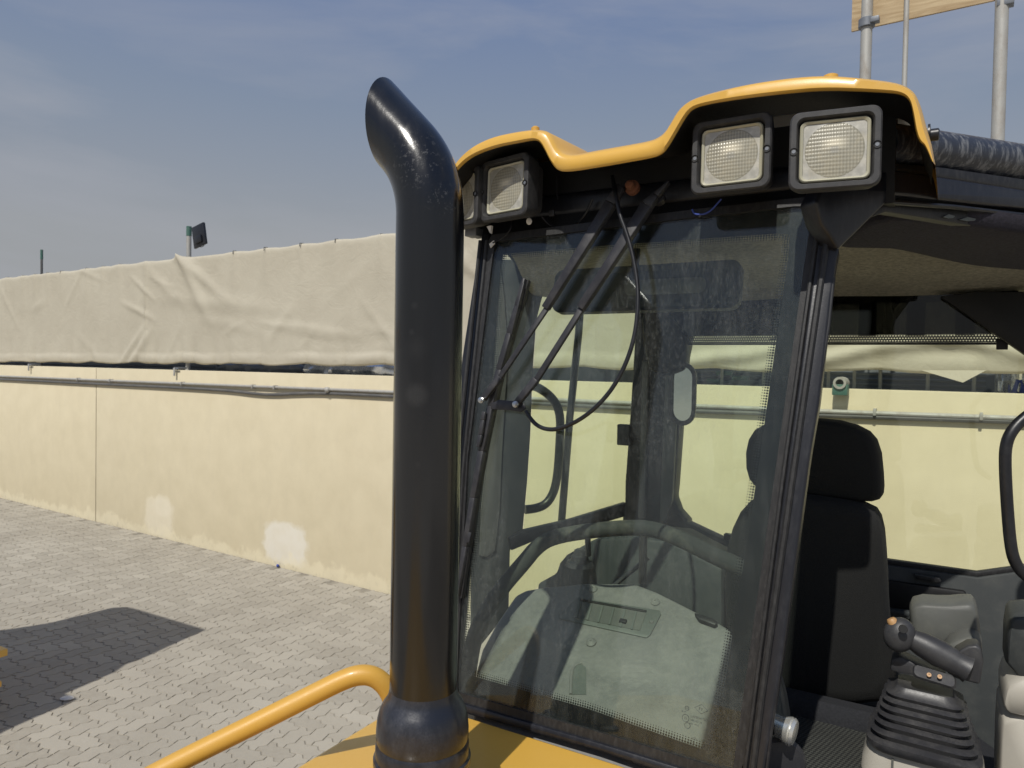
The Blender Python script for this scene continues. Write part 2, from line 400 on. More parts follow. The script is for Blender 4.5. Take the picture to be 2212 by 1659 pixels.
cb = m.mix(dirt, cb, (.38, .35, .25))
m.base(cb); m.rough(.85); m.bump(m.math('ADD', ng, m.math('MULTIPLY', nn, 2)), .35, .004)
M['wall'] = m.m

m = Mat('paver_concrete')
oi = m.n('ShaderNodeObjectInfo'); at = m.n('ShaderNodeAttribute', attribute_name='tone')
tn = m.math('FRACT', m.math('ADD', oi.outputs['Random'], at.outputs['Fac']))
geo = m.n('ShaderNodeNewGeometry'); mp = m.n('ShaderNodeMapping'); m.l(geo.outputs['Position'], mp.inputs[0])
nb = m.noise(.9, 5, .6, mp.outputs[0]); nm = m.noise(16, 7, .7, mp.outputs[0]); nf = m.noise(120, 4, .7, mp.outputs[0])
c = m.mix(tn, (.292, .266, .220), (.405, .374, .314))
c = m.mix(m.ramp(nm, .35, .75, 0, .8), c, (.385, .36, .305))
c = m.mix(m.math('MULTIPLY', m.ramp(nb, .35, .7), .5), c, (.27, .243, .20))
c = m.mix(m.math('MULTIPLY', m.ramp(m.noise(5, 8, .8, mp.outputs[0]), .60, .75), .5), c, (.50, .48, .44))
c = m.mix(m.math('MULTIPLY', m.ramp(nf, .55, .75), .35), c, (.25, .23, .19))
m.base(c); m.rough(.9); m.bump(m.math('ADD', nf, m.math('MULTIPLY', nm, .8)), .6, .003)
M['paver'] = m.m
m = Mat('joint_sand'); n1 = m.noise(90, 5, .8); n2 = m.noise(3.5, 5, .7)
m.base(m.mix(m.ramp(n2, .4, .62), m.mix(m.ramp(n1, .3, .7), (.17, .155, .13), (.24, .22, .18)), (.32, .29, .24))); m.rough(1); m.bump(n1, .8, .004); M['sand'] = m.m
m = Mat('far_paving'); n1 = m.noise(5, 6, .7); m.base(m.mix(n1, (.37, .34, .29), (.44, .41, .35))); m.rough(.95); M['far'] = m.m

m = Mat('beige_tarpaulin')
n1 = m.noise(2.2, 6, .6); n2 = m.noise(14, 6, .65, m.coord((1, 1, 1.6)), .4); n3 = m.noise(4.2, 5, .6, m.coord((1, 1, 1.2)), 1.6)
m.base(m.mix(m.ramp(n1, .3, .7), (.435, .397, .312), (.485, .447, .355))); m.rough(.75)
m.bump(m.math('ADD', m.math('MULTIPLY', n2, .12), m.math('ADD', n3, m.math('MULTIPLY', m.noise(300, 2), .03))), .17, .045)
M['tarp'] = m.m
m = Mat('plywood'); w = m.n('ShaderNodeTexNoise'); w.inputs['Scale'].default_value = 3; w.inputs['Detail'].default_value = 8; w.inputs['Distortion'].default_value = 1.2
m.l(m.coord((1.0, 1.0, 9)), w.inputs['Vector']); m.base(m.mix(m.ramp(w.outputs['Fac'], .35, .65), (.60, .47, .29), (.42, .30, .17))); m.rough(.8); M['ply'] = m.m

# ================================================================== THE SETTING
ground = MB().prism([V((-60, -30, -.30)), V((60, -30, -.30)), V((60, 60, -.30)), V((-60, 60, -.30))], (0, 0, .291)).build('ground', M['far'], kind='structure', smooth=False)
ground['label'] = 'sandy bedding of the yard under the pavers'
sand = MB().prism([wpt(-14, -.2, .0), wpt(16, -.2, .0), wpt(16, -.2, -9.5), wpt(-14, -.2, -9.5)], (0, 0, .195)).build('paving', M['sand'], kind='structure', smooth=False)

A = .125
E1, E2 = WD, WN
def zig(p, q):
    """points of one unit joint line from lattice point p to q, the same seen from either side"""
    flip = (q[0] < p[0]) or (q[1] < p[1])
    a, b = (q, p) if flip else (p, q)
    dx, dy = b[0]-a[0], b[1]-a[1]
    nx, ny = -dy, dx
    d = .115
    r = [(a[0], a[1]), (a[0]+dx*.34+nx*d, a[1]+dy*.34+ny*d), (a[0]+dx*.66-nx*d, a[1]+dy*.66-ny*d), (b[0], b[1])]
    return r[::-1][:-1] if flip else r[:-1]
def paver_poly(w, h):
    path = [(i, 0) for i in range(w+1)]+[(w, j) for j in range(1, h+1)]+[(i, h) for i in range(w-1, -1, -1)]+[(0, j) for j in range(h-1, 0, -1)]
    o = []
    for k in range(len(path)): o += zig(path[k], path[(k+1) % len(path)])
    return [V((x*A, y*A, 0)) for x, y in o]
def inset(poly, d):
    n = len(poly); o = []
    for i in range(n):
        a, b, c = poly[i-1], poly[i], poly[(i+1) % n]
        n1 = (b-a).normalized(); n2 = (c-b).normalized()
        m1 = V((-n1.y, n1.x, 0)); m2 = V((-n2.y, n2.x, 0)); mm = (m1+m2)
        if mm.length < .2: mm = m1
        o.append(b+mm.normalized()*d)
    return o
def paver_geo(w, h):
    p = paver_poly(w, h); c = sum(p, V((0, 0, 0)))/len(p)
    a = inset(p, .0020); b = inset(p, .0058)
    n = len(p)
    vs = [V((x.x, x.y, -.011)) for x in a]+[V((x.x, x.y, 0)) for x in b]
    fs = [[i, (i+1) % n, (i+1) % n+n, i+n] for i in range(n)]+[[i+n for i in range(n)]]
    return vs, fs
GEO = {(2, 1): paver_geo(2, 1), (1, 2): paver_geo(1, 2)}
RM = Matrix(((E1.x, E2.x, 0, WP.x), (E1.y, E2.y, 0, WP.y), (0, 0, 1, 0), (0, 0, 0, 1)))
MESH = {}
for k, (vs, fs) in GEO.items():
    me = bpy.data.meshes.new('paver'); me.from_pydata([tuple(v) for v in vs], [], fs); me.materials.append(M['paver']); MESH[k] = me
def screen(p):
    d = p-C0; f = d.dot(_F)
    return (1106+d.dot(CR)/f*FPX, 829.5-d.dot(CU)/f*FPX, f)
cells = []
i0, i1 = int(-9/A), int(15/A)
for i in range(i0, i1):
    for j in range(0, int(7.4/A)):
        k = (i-j) % 4
        if k == 0: sh = (2, 1)
        elif k == 3: sh = (1, 2)
        else: continue
        cpos = RM @ V(((i+sh[0]/2)*A, (j+sh[1]/2)*A+.012, 0))
        cells.append((i, j, sh, cpos))
vis = []
for n_, (i, j, sh, c) in enumerate(cells):
    x, y, f = screen(c)
    if f > 0 and -12 < x < 836 and y < 1668 and not (x > 300 and y > 1660-.5*(x-300)+70): vis.append((f, n_))
vis.sort(); single = set(n_ for f, n_ in vis[:299])
sv, sf, st = [], [], []
for n_, (i, j, sh, c) in enumerate(cells):
    mloc = Matrix.Translation((i*A, j*A+.012, random.uniform(-.0016, .0016)-.0003))
    cc = V((sh[0]*A/2, sh[1]*A/2, 0))
    tilt = Matrix.Translation(cc) @ Matrix.Rotation(random.gauss(0, .006), 4, 'X') @ Matrix.Rotation(random.gauss(0, .006), 4, 'Y') @ Matrix.Translation(-cc)
    mw = RM @ mloc @ tilt
    if n_ in single:
        o = bpy.data.objects.new('paver', MESH[sh]); COL.objects.link(o); o.parent = sand; o.matrix_basis = mw
    else:
        vs, fs = GEO[sh]; o_ = len(sv); sv += [tuple(mw @ v) for v in vs]; sf += [[q+o_ for q in f] for f in fs]; st += [random.random()]*len(fs)
me = bpy.data.meshes.new('paver_field'); me.from_pydata(sv, [], sf); me.materials.append(M['paver'])
at = me.attributes.new('tone', 'FLOAT', 'FACE'); at.data.foreach_set('value', st)
link('paver_field', me, sand, kind='stuff')

# ---- boundary wall
wall = thing('boundary_wall', 'long cream rendered boundary wall behind the machine with one vertical joint', 'wall', wpt(0, 0))
sj = ws(onw(207, 950)); sj2 = ws(onw(925, 950))
cuts = [13.5, sj, sj2, sj2-6.6, sj2-13.2]
for a, b in zip(cuts[:-1], cuts[1:]):
    MB().prism([wpt(a-.009, -.1), wpt(b+.009, -.1), wpt(b+.009, WALL_H), wpt(a-.009, WALL_H)], -WN*.20).build('wall_panel', M['wall'], wall, bevel=.008)
MB().prism([wpt(cuts[0]-.02, -.1, .02), wpt(cuts[-1]+.02, -.1, .02), wpt(cuts[-1]+.02, WALL_H-.012, .02), wpt(cuts[0]-.02, WALL_H-.012, .02)], -WN*.16).build('joint_filler', M['cable'], wall)

# ---- tarpaulin screens
SB = .14
zt0, zt1 = onw(0, 598, SB).z, onw(846, 511, SB).z; st0, st1 = ws(onw(0, 598, SB)), ws(onw(846, 511, SB))
zb0, zb1, zb2 = onw(0, 780, SB).z, onw(846, 789, SB).z, onw(2100, 803, SB).z
sb2 = ws(onw(2100, 803, SB)); s_seam = ws(onw(321, 650, SB)); s_peak = ws(onw(392, 560, SB))
ZT = .5*(zt0+zt1)
hooks = [ws(onw(x, 560, SB)) for x in (18, 52, 78, 105, 135, 190, 225, 262, 320, 395, 508, 575, 652, 728, 826)]
hooks += [hooks[-1]-.55*k for k in range(1, 16)]+[hooks[0]+.6*k for k in range(1, 9)]
low = [ws(onw(x, 780, SB)) for x in (25, 75, 155, 200, 300, 340, 395, 420, 465, 496, 565, 668, 748)]
low += [low[-1]-.62*k for k in range(1, 14)]+[low[0]+.6*k for k in range(1, 9)]
rr = random.Random(5)
folds = [(rr.uniform(-8, 12), rr.uniform(0, 1), rr.uniform(-1.0, 1.0), rr.uniform(.25, .8), rr.uniform(.03, .08), rr.uniform(.004, .016)) for _ in range(46)]
fx = [(s_peak-.05, 1.0, 1.25, 1.2, .09, .045), (s_peak-.15, .95, .55, 1.3, .07, .030), (s_seam+.25, .08, -.9, .6, .06, .035), (s_seam+.45, .12, -.75, .7, .05, .025), (s_seam+.2, .52, .30, .55, .04, .018), (s_seam+.1, .75, .55, .45, .035, .016), (s_peak-.9, .55, .08, 1.6, .10, .018), (s_peak-2.6, .3, .1, 1.2, .05, .015)]
sR = ws(onw(1900, 770, SB))
fx += [(sR+.9, .10, -.16, 1.0, .05, .05), (sR+.2, .09, -.18, 1.1, .05, .05), (sR-.9, .09, .25, .9, .05, .05)]
def tarp_d(s, q):
    """outward displacement of the cloth at position s, q = 0 bottom .. 1 top"""
    d = .012*math.sin(s*1.3+q*2)+.010*math.sin(s*.7-q*3.1)
    for hs in hooks:
        a = (s-hs); 
        if abs(a) < .8 and q > .55: d += .020*math.exp(-(a/(.03+.25*(1-q)))**2)*((q-.55)/.45)
    for hs in low:
        a = (s-hs)
        if abs(a) < .6 and q < .4: d -= .030*math.exp(-(a/(.03+.35*q))**2)*((.4-q)/.4)**1.5
    if q < .10: d += .013*math.sin(q/.10*math.pi)*(1+.8*math.sin(s*3.7)*math.sin(s*1.9+1))
    d += .016*math.exp(-((s-s_seam-.005*math.sin(q*9))/.018)**2)-.02*math.exp(-((s-s_seam+.05)/.02)**2)*.5
    for (fs_, fq, sl_, ln, wd, am) in folds+fx:
        # ridge line starts at (fs_, fq), runs with slope sl_ (in m per m)
        x = s-fs_; z = (q-fq)*1.35
        L = math.hypot(1, sl_); al = (x*1+z*sl_)/L; pe = (-x*sl_+z)/L
        if -ln < al < ln: d += am*math.exp(-(pe/wd)**2)*math.cos(al/ln*math.pi/2)
    return d
def tarp(sa, sb, n, label):
    rows = 60; grid = []
    for i in range(n+1):
        s = sa+(sb-sa)*i/n
        near = min(abs(s-h) for h in hooks); nl = min(abs(s-h) for h in low)
        top = ZT-.013*min(1, near/.25)**2+(.05*math.exp(-((s-s_peak)/.08)**2))
        bot = (zb0+(zb1-zb0)*(s-st0)/(st1-st0) if s > st1 else zb1+(zb2-zb1)*(s-st1)/(sb2-st1))-.012*min(1, nl/.2)+.010*math.sin(s*5.1)
        g = []
        for j in range(rows+1):
            q = j/rows; z = bot+(top-bot)*q
            d = tarp_d(s, q)
            if q > .975: d -= .012*(q-.975)/.025
            g.append(wpt(s, z, SB-d-.02))
        grid.append(g)
    mb = MB(); mb.loft(grid, closed=False)
    o = mb.build('tarpaulin_screen', M['tarp'], ang=80)
    md = o.modifiers.new('thickness', 'SOLIDIFY'); md.thickness = .004
    for h_ in hooks:
        if sa+.05 < h_ < sb-.05:
            MB().tube([wpt(h_, ZT-.035, SB-.035), wpt(h_+.004, ZT+.004, SB-.03), wpt(h_, ZT+.008, SB+.02), wpt(h_, ZT-.05, SB+.05)], .006, 6).build('tie_cord', M['cable'], o)
    return tag(o, label, 'tarpaulin', 'tarpaulins tied above the wall')
tarp(s_seam-.01, s_seam+9.0, 260, 'wrinkled beige tarpaulin reaching left from the vertical seam, short post above it')
tarp(s_seam-13.0, s_seam+.03, 420, 'wrinkled beige tarpaulin right of the seam, running behind the exhaust pipe and cab')
# a torn flap hanging under the right tarpaulin
f0 = ws(onw(1990, 805, SB)); f1 = ws(onw(2130, 805, SB)); f2 = ws(onw(2080, 835, SB))
MB().prism([wpt(f0, onw(2000, 800, SB).z, SB-.03), wpt(f1, onw(2130, 800, SB).z, SB-.03), wpt(f2, onw(2068, 826, SB).z, SB-.05)], WN*.004).build('tarpaulin_flap', M['tarp'])
tag(bpy.data.objects['tarpaulin_flap'], 'small torn beige flap hanging over the steel rack behind the wall', 'tarpaulin')

# ---- conduit, cable, clamps
def wl(pairs, back): return [onw(x, y, back) for x, y in pairs]
cp = [onw(-160, 806, -.03), onw(0, 812.5, -.03), onw(420, 829.5, -.03), onw(845, 846.5, -.03), onw(1300, 868, -.03), onw(1770, 888, -.03), onw(2186, 903, -.03), onw(2500, 915, -.03)]
con = thing('conduit_pipe', 'thin grey conduit pipe running along the upper part of the cream wall', 'pipe', cp[0])
MB().tube(cp, .017, 10).build('pipe', M['gal'], con)
for x in (170, 395, 595, 860, 1890, 2120, 240, 548, 707):
    y = 812.5+.0409*x; p = onw(x, y, -.03)
    MB().box(p+WN*.002, WD*.010, WN*.032, UP*.026).build('bracket', M['gal'], con, bevel=.003)
p = onw(707, 842, -.05); MB().ball(p, .034, seg=12).build('junction_box', M['gal'], con)
cab = [(0, 819), (200, 829), (400, 838), (500, 844), (545, 850), (590, 853), (640, 850), (700, 849), (845, 856), (1100, 868), (1400, 884), (1770, 897), (2000, 904), (2186, 910), (2400, 918)]
o = MB().tube(chaikin([onw(-160, 812, -.022)]+[onw(x, y, -.022) for x, y in cab], 2), .019, 8).build('cable', M['cable'])
tag(o, 'dark grey cable clipped below the conduit on the cream wall, sagging in one place', 'cable')
for k, (x, y, lab) in enumerate(((66, 796, 'small metal clamp on top of the wall near the left edge of the photo'), (381, 801, 'small metal clamp on top of the wall below the floodlight'))):
    t = thing('wall_clamp', lab, 'clamp', onw(x, y), 'clamps on top of the wall')
    p = onw(x, y-2, -.01); p.z = WALL_H
    MB().box(p-WN*.06+UP*.03, WD*.018, WN*.09, UP*.012).build('jaw', M['dark_steel'], t, bevel=.003)
    MB().box(p+WN*.030-UP*.025, WD*.016, WN*.008, UP*.055).build('leg', M['gal'], t, bevel=.003)
    MB().tube([p+WN*.02+UP*.02+WD*.04, p+WN*.02+UP*.02-WD*.08], .010, 8).build('screw', M['dark_steel'], t)
pg = onw(1817, 870, -.02); pg.z = WALL_H
t = thing('green_bracket', 'green painted steel bracket hooked over the wall seen through the cab doorway', 'bracket', pg)
MB().box(pg+WN*.04-UP*.005, WD*.052, WN*.045, UP*.040).build('plate', M['green'], t, bevel=.004)
MB().lathe([(.045, -.12), (.045, .05), (.028, .05), (.028, -.10)], pg+UP*.045+WN*.05, WN, 20, True, True).build('tube_socket', M['gal'], t)

# ---- things behind the wall, seen in the slot under the tarpaulin
def rod_stack(name, lab, cat, x0, x1, zs, back, r, mat, part='steel_rod', group=None):
    t = thing(name, lab, cat, onw(x0, 800, back), group)
    a, b = onw(x0, 800, back), onw(x1, 800, back)
    for k, z in enumerate(zs):
        p = V((a.x, a.y, WALL_H+z)); q = V((b.x, b.y, WALL_H+z)); off = -WN*(.02*((k*7) % 3))
        MB().tube([p+off, q+off], r, 8).build(part, mat, t)
    return t
rod_stack('rod_stack', 'bundle of long dark steel rods lying behind the wall at the far left', 'steel rods', -300, 235, (-.03, .0, .035, .075, .11), .34, .016, M['dark_steel'])
rod_stack('rod_stack', 'bundle of dark steel rods behind the wall below the floodlight', 'steel rods', 250, 470, (-.03, .01, .05, .085, .12), .38, .018, M['dark_steel'])
t = rod_stack('steel_rack', 'rack of horizontal steel bars with pale posts behind the wall at right', 'rack', 1380, 2130, (-.02, .03, .07, .115, .16, .21, .25), .42, .012, M['dark_steel'], 'bar')
for x in (1790, 1846, 1902, 2005, 2105, 2155, 1560, 1650):
    a = onw(x, 800, .37); MB().tube([V((a.x, a.y, WALL_H-.1)), V((a.x, a.y, WALL_H+.36))], .014, 8).build('post', M['gal'], t)
def lump(name, lab, cat, x0, x1, h, back, mat, seed, fz=0):
    rr = random.Random(seed); a, b = onw(x0, 800, back), onw(x1, 800, back); n = 26; loops = []
    for i in range(n+1):
        c = a.lerp(b, i/n); c.z = WALL_H+h*.35+fz; L = []
        for k in range(12):
            an = 2*math.pi*k/12; r = h*(.55+rr.uniform(-.12, .12))*(.5 if i in (0, n) else 1)
            L.append(c+WN*math.cos(an)*r*1.1+UP*math.sin(an)*r)
        loops.append(L)
    o = MB().loft(loops, True, True, True).build(name, mat, ang=20); return tag(o, lab, cat)
lump('foil_bundle', 'crumpled silver foil bundle lying behind the wall beside the exhaust pipe', 'bundle', 660, 905, .15, .42, M['foil'], 3)
lump('grey_bundle', 'dull blue grey bundle behind the wall left of the silver foil', 'bundle', 470, 655, .13, .45, M['dark_steel'], 4)
lump('foil_bundle', 'shiny foil bundle behind the wall at the right edge of the photo', 'bundle', 2150, 2300, .24, .44, M['foil'], 9)
o = MB().box(onw(2203, 838, .36), WD*.07, WN*.05, UP*.06).build('blue_crate', M['blue'], bevel=.006); tag(o, 'small blue plastic crate behind the wall at the right edge', 'crate')
o = MB().box(onw(1410, 812, .60)+UP*.02, WD*1.0, WN*.05, UP*.16).build('crate_row', M['dark_steel'], bevel=.01); tag(o, 'dark crate row behind the wall seen through the far cab window', 'crate')
for x, z, wh in ((1565, .10, 'topmost of three'), (1545, .03, 'lowest of three'), (1600, .06, 'rightmost of three')):
    a = onw(x, 800, .40)
    o = MB().box(V((a.x, a.y, WALL_H+z)), WD*.07, WN*.02, UP*.02).build('green_cloth', M['green'], bevel=.006); tag(o, wh+' green scraps on rods behind the wall, seen through far window', 'scrap', 'green scraps behind the wall')
# far low backdrop: yard shed that shows dark between rods
o = MB().box(wpt(0, WALL_H*.5, 1.3), WD*13, WN*.05, UP*(WALL_H*.5+.24)).build('site_hoarding', M['dark_steel']); tag(o, 'low blue grey sheet hoarding glimpsed in the slot between wall and tarpaulin', 'hoarding')

# ---- posts, floodlight, board
def pole(px, py0, ztop, r, lab, back=.22, mat='gal', cat='pole', group=None, cap=None, foot=None):
    b = onw(px, py0, back); b = V((b.x, b.y, 0)); t = thing('tube_pole', lab, cat, b, group)
    MB().tube([b+UP*(foot or .0), V((b.x, b.y, ztop))], r, 16).build('tube', M[mat], t)
    if cap: MB().tube([V((b.x, b.y, ztop-cap)), V((b.x, b.y, ztop+.004))], r*1.12, 14).build('painted_end', M['green'], t)
    return t, b
zp = lambda px, py, back=.22: onw(px, py, back).z
pole(90, 560, zp(90, 540), .020, 'short thin post with green end above the tarpaulin at far left', mat='cable', cap=.16)
t, b = pole(408, 540, zp(408, 490), .033, 'tarpaulin post with green end that carries the floodlight', cap=.13)
fl = thing('floodlight', 'square black floodlight on the post above the beige tarpaulin', 'floodlight', onw(430, 510, .12))
c = onw(431, 509, .10); X_ = (WD*-1).normalized(); ux = (X_*math.cos(R_(12))+UP*math.sin(R_(12))); uz = (UP*math.cos(R_(12))-X_*math.sin(R_(12)))
nY = WN
MB().box(c, ux*.135, nY*.018, uz*.15).build('housing', M['black_dusty'], fl, bevel=.008)
MB().box(c+nY*.03-uz*.06+ux*.01, ux*.07, nY*.016, uz*.05).build('driver_box', M['black_dusty'], fl, bevel=.006)
MB().tube([c-ux*.14-uz*.01, c-ux*.06-uz*.06, c+nY*.03-uz*.05], .010, 8).build('arm', M['gal'], fl)
MB().tube(chaikin([c-ux*.06-uz*.13, c-uz*.165, c+ux*.07-uz*.165, c+ux*.09-uz*.13], 2), .005, 6).build('cord', M['cable'], fl)
for k, (x, r, lab, m_) in enumerate(((1868, .040, 'thick galvanised pole that carries the left end of the plywood board', 'gal'),
                                 (1953, .018, 'thin galvanised pole under the middle of the plywood board', 'gal'),
                                 (2160, .042, 'thick weathered pole at the right edge, right of the plywood board', 'gal'))):
    tp, b = pole(x, 200 if k != 2 else 150, 6.6, r, lab, back=.20, group='scaffold poles holding the board', foot=WALL_H+.34)
    if k == 0:
        cz = onw(1867, 52, .2).z
        MB().lathe([(.052, -.035), (.058, -.03), (.058, .03), (.052, .035)], V((b.x, b.y, cz)), UP, 18, True, True).build('coupler', M['dark_steel'], tp)
        MB().box(V((b.x, b.y, cz))-WD*.06+WN*.03, WD*.03, WN*.03, UP*.02).build('coupler_bolt', M['dark_steel'], tp, bevel=.004)
BB = .27
bl = onw(1839, 68, BB); br = onw(2130, 0, BB)
bs0, bs1 = ws(bl), ws(br); zb_ = bl.z
o = thing('plywood_board', 'plywood board fixed high on galvanised poles at the top right', 'board', bl)
for a, b_ in ((bs0, bs0-.93), (bs0-.936, bs0-2.4)):
    MB().prism([wpt(a, zb_, BB), wpt(b_, zb_, BB), wpt(b_, zb_+.95, BB), wpt(a, zb_+.95, BB)], -WN*.02).build('plank', M['ply'], o, bevel=.002)
MB().box(wpt(ws(onw(2172, 3, .2)), onw(2180, 3, .2).z, .2), WD*.05, WN*.04, UP*.03).build('clip', M['dark_steel'], o, bevel=.004)

# ---- litter
o = MB().ball(onz(145, 1508, .012), .022, (2.4, 0, 0), (0, 1.6, 0), (0, 0, .6), 8).build('paper_scrap', M['white'], ang=10); tag(o, 'crumpled white scrap lying on the paving at the shadow edge', 'litter')
o = MB().ball(onw(600, 1222, -.03), .020, seg=8).build('bottle_cap', M['blue']); tag(o, 'tiny blue cap at the foot of the cream wall', 'litter')

# ================================================================== NEIGHBOUR MACHINE (its shadow and one corner show)
gpts = [(437, 1363), (300, 1322), (268, 1313.5), (235, 1315), (90, 1350), (0, 1363), (-330, 1400), (-330, 1760), (0, 1583), (158, 1515), (130, 1503), (240, 1455), (263, 1438), (300, 1425)]
cot = 1/math.tan(SUN_EL); HC = 2.75
nb_ = thing('parked_roller', 'yellow machine parked at the left edge, corner showing, unseen added plate casting its shadow', 'construction machine', V((-4.6, 4.2, 0)))
cast = [onz(x, y, 0)-SH*HC*cot+UP*HC for x, y in gpts]
MB().prism(cast, UP*.05).build('shadow_plate', M['yellow'], nb_)  # added unseen plate, shaped to cast the shadow outline on the paving
cn = ony(17, 1401, 5.0)
by = V((-.30, -1, 0)).normalized(); bx = V((-1, .55, 0)).normalized()
MB().prism([cn, cn+bx*.9, cn+bx*1.8+by*1.0, cn+by*1.0+V((-.35, 0, 0))], -UP*.05).build('fender', M['yellow'], nb_, bevel=.004)
c2 = ony(4, 1471, 4.9)
MB().prism([c2, c2+bx*.9, c2+bx*1.8+by*1.0, c2+by*1.0+V((-.35, 0, 0))], -UP*.04).build('fender', M['yellow'], nb_, bevel=.004)
c3 = cn+V((-1.35, -.2, 0)); c3.z = .9
MB().box(c3, V((.45, 0, 0)), V((0, .5, 0)), UP*.35).build('chassis', M['yellow'], nb_, bevel=.02)
for k in (0, 1):
    p = V((c3.x-.35+.3*k, c3.y-.2, 1.0)); MB().tube([p, V((p.x, p.y, HC))], .04, 10).build('plate_post', M['yellow'], nb_)
MB().lathe([(.05, -.35), (.55, -.35), (.6, -.3), (.6, .3), (.55, .35), (.05, .35)], V((c3.x-.1, c3.y, .60)), V((0, 1, 0)), 28, True, True).build('drum', M['dark_steel'], nb_)

# ================================================================== THE BULLDOZER
dz = thing('tracked_machine', 'yellow construction machine with black exhaust pipe, glazed black cab and four work lamps', 'construction machine', W(-.7, 2.0, -CAMZ))

# windshield plane
BRp = onv(1582, 1672, 1.5276); VT = 1.755
TRp = onv(1758, 442, VT)
lean = (TRp-BRp); lean -= EU*lean.dot(EU)
WSN = EU.cross(lean).normalized()
if WSN.dot(EV) > 0: WSN = -WSN                  # outward, towards the front
def onws(px, py, off=0.0): return hit(px, py, BRp+WSN*off, WSN)

# windshield glass, printed border, seal
outer = [(1066, 519), (1500, 466), (1745, 439), (1757, 447), (1673, 1042), (1584, 1668), (1570, 1668), (1300, 1587), (984, 1498), (984, 1470), (1008, 990)]
glass = MB().prism([onws(*p) for p in outer], -WSN*.006).build('windshield', M['windshield'], dz, smooth=False)
inner = [(1083, 549), (1330, 529), (1700, 503), (1709, 510), (1633, 1042), (1544, 1619), (1538, 1626), (1270, 1531), (996, 1453), (1020, 1200), (1064, 811)]
def ring(off, outp, inp, th, name, mat, par):
    # matched ring by angular resampling round the centre
    c = V((1370, 1010)); 
    def samp(poly, n=160):
        o = []
        for k in range(n):
            a = 2*math.pi*k/n; d = V((math.cos(a), math.sin(a))); best = None
            for i in range(len(poly)):
                p = V(poly[i])-c; q = V(poly[(i+1) % len(poly)])-c; e = q-p
                den = d.x*e.y-d.y*e.x
                if abs(den) < 1e-9: continue
                t = (p.x*e.y-p.y*e.x)/den; s = (p.x*d.y-p.y*d.x)/den
                if t > 0 and -1e-6 <= s <= 1+1e-6: best = t if best is None else max(best, t)
            o.append(c+d*best)
        return o
    A_, B_ = samp(outp), samp(inp)
    l1 = [onws(p.x, p.y, off) for p in A_]; l2 = [onws(p.x, p.y, off) for p in B_]
    l3 = [p-WSN*th for p in l2]; l4 = [p-WSN*th for p in l1]
    return MB().loft([l1, l2, l3, l4, l1]).build(name, mat, par, smooth=False), B_
frit, Bp = ring(-.0075, outer, inner, .002, 'printed_border', M['frit'], glass)
# dot fringe of the border
mb = MB()
per = [onws(p.x, p.y, -.0078) for p in Bp]; cc = sum(per, V((0, 0, 0)))/len(per)
ex = EU; ez = lean.normalized()
for row, (dist, r) in enumerate(((.0035, .0027), (.0090, .0020), (.0142, .0013))):
    acc = 0.0
    for i in range(len(per)):
        a, b = per[i], per[(i+1) % len(per)]; L = (b-a).length; t_ = (b-a).normalized(); nin = WSN.cross(t_)
        if nin.dot(cc-a) < 0: nin = -nin
        while acc < L:
            p = a+t_*acc+nin*dist
            mb.add([p+(ex*math.cos(k*math.pi/3)+ez*math.sin(k*math.pi/3))*r for k in range(6)], [[0, 1, 2, 3, 4, 5]])
            acc += .0062
        acc -= L
    # keep one joined fringe: far past what could be counted
mb.build('dot_fringe', M['frit'], glass, kind='stuff', smooth=False)
seal_o = [(1053, 508), (1500, 452), (1762, 423), (1776, 440), (1688, 1042), (1600, 1690), (1565, 1690), (1290, 1603), (975, 1512), (974, 1470), (1000, 990)]
ring(.004, seal_o, [(x+(1370-x)*.006, y+(1010-y)*.006) for x, y in outer], .03, 'window_seal', M['rubber'], glass)
# glass marks, bottom right corner
def text(s, px, py, size, par, slope=.27, name='marking'):
    cu = bpy.data.curves.new(name, 'FONT'); cu.body = s; cu.size = size
    tmp = bpy.data.objects.new('tmp', cu); me = bpy.data.meshes.new_from_object(tmp); bpy.data.objects.remove(tmp); bpy.data.curves.remove(cu)
    p = onws(px, py, .0008); mwx = EU; mwy = lean.normalized()
    for v in me.vertices: v.co = p+mwx*v.co.x+mwy*v.co.y
    me.materials.append(M['etch']); return link(name, me, par)
text('LAMINATED', 1492, 1549, .0068, glass); text('43R-00134', 1491, 1557, .0058, glass); text('AS1  M16', 1489, 1564, .0052, glass)
text('FY', 1509, 1534, .0090, glass); text('E1', 1478, 1553, .0068, glass); text('CCC', 1479, 1530, .0040, glass); text('00 09', 1472, 1537, .0045, glass)
mb = MB(); c = onws(1515, 1532, .0006); E = lean.normalized()
dm = [c+EU*.0145, c+E*.0095, c-EU*.0145, c-E*.0095]; mb.tube(dm+[dm[0]], .0005, 4)
for x, y, r in ((1481, 1551, .0075), (1484, 1530, .0045), (1485, 1567, .0062)):
    c = onws(x, y, .0006); mb.tube([c+(EU*math.cos(k*math.pi/8)+E*math.sin(k*math.pi/8))*r for k in range(17)], .0005, 4)
mb.build('maker_emblem', M['etch'], glass)

# ---- black bulkhead above the windshield
ZR = .50
bk = [(-1.22, 1.80), (-.18, 1.80)]
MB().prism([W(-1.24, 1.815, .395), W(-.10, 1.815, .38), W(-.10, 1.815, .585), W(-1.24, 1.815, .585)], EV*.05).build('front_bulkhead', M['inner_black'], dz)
hp = onws(1055, 512, -.03); hq = onws(1765, 425, -.03)
MB().prism([hp, hq, W(-.20, 1.815, .45), W(-1.20, 1.815, .45)], EV*.03-UP*.01).build('header_plate', M['inner_black'], dz)
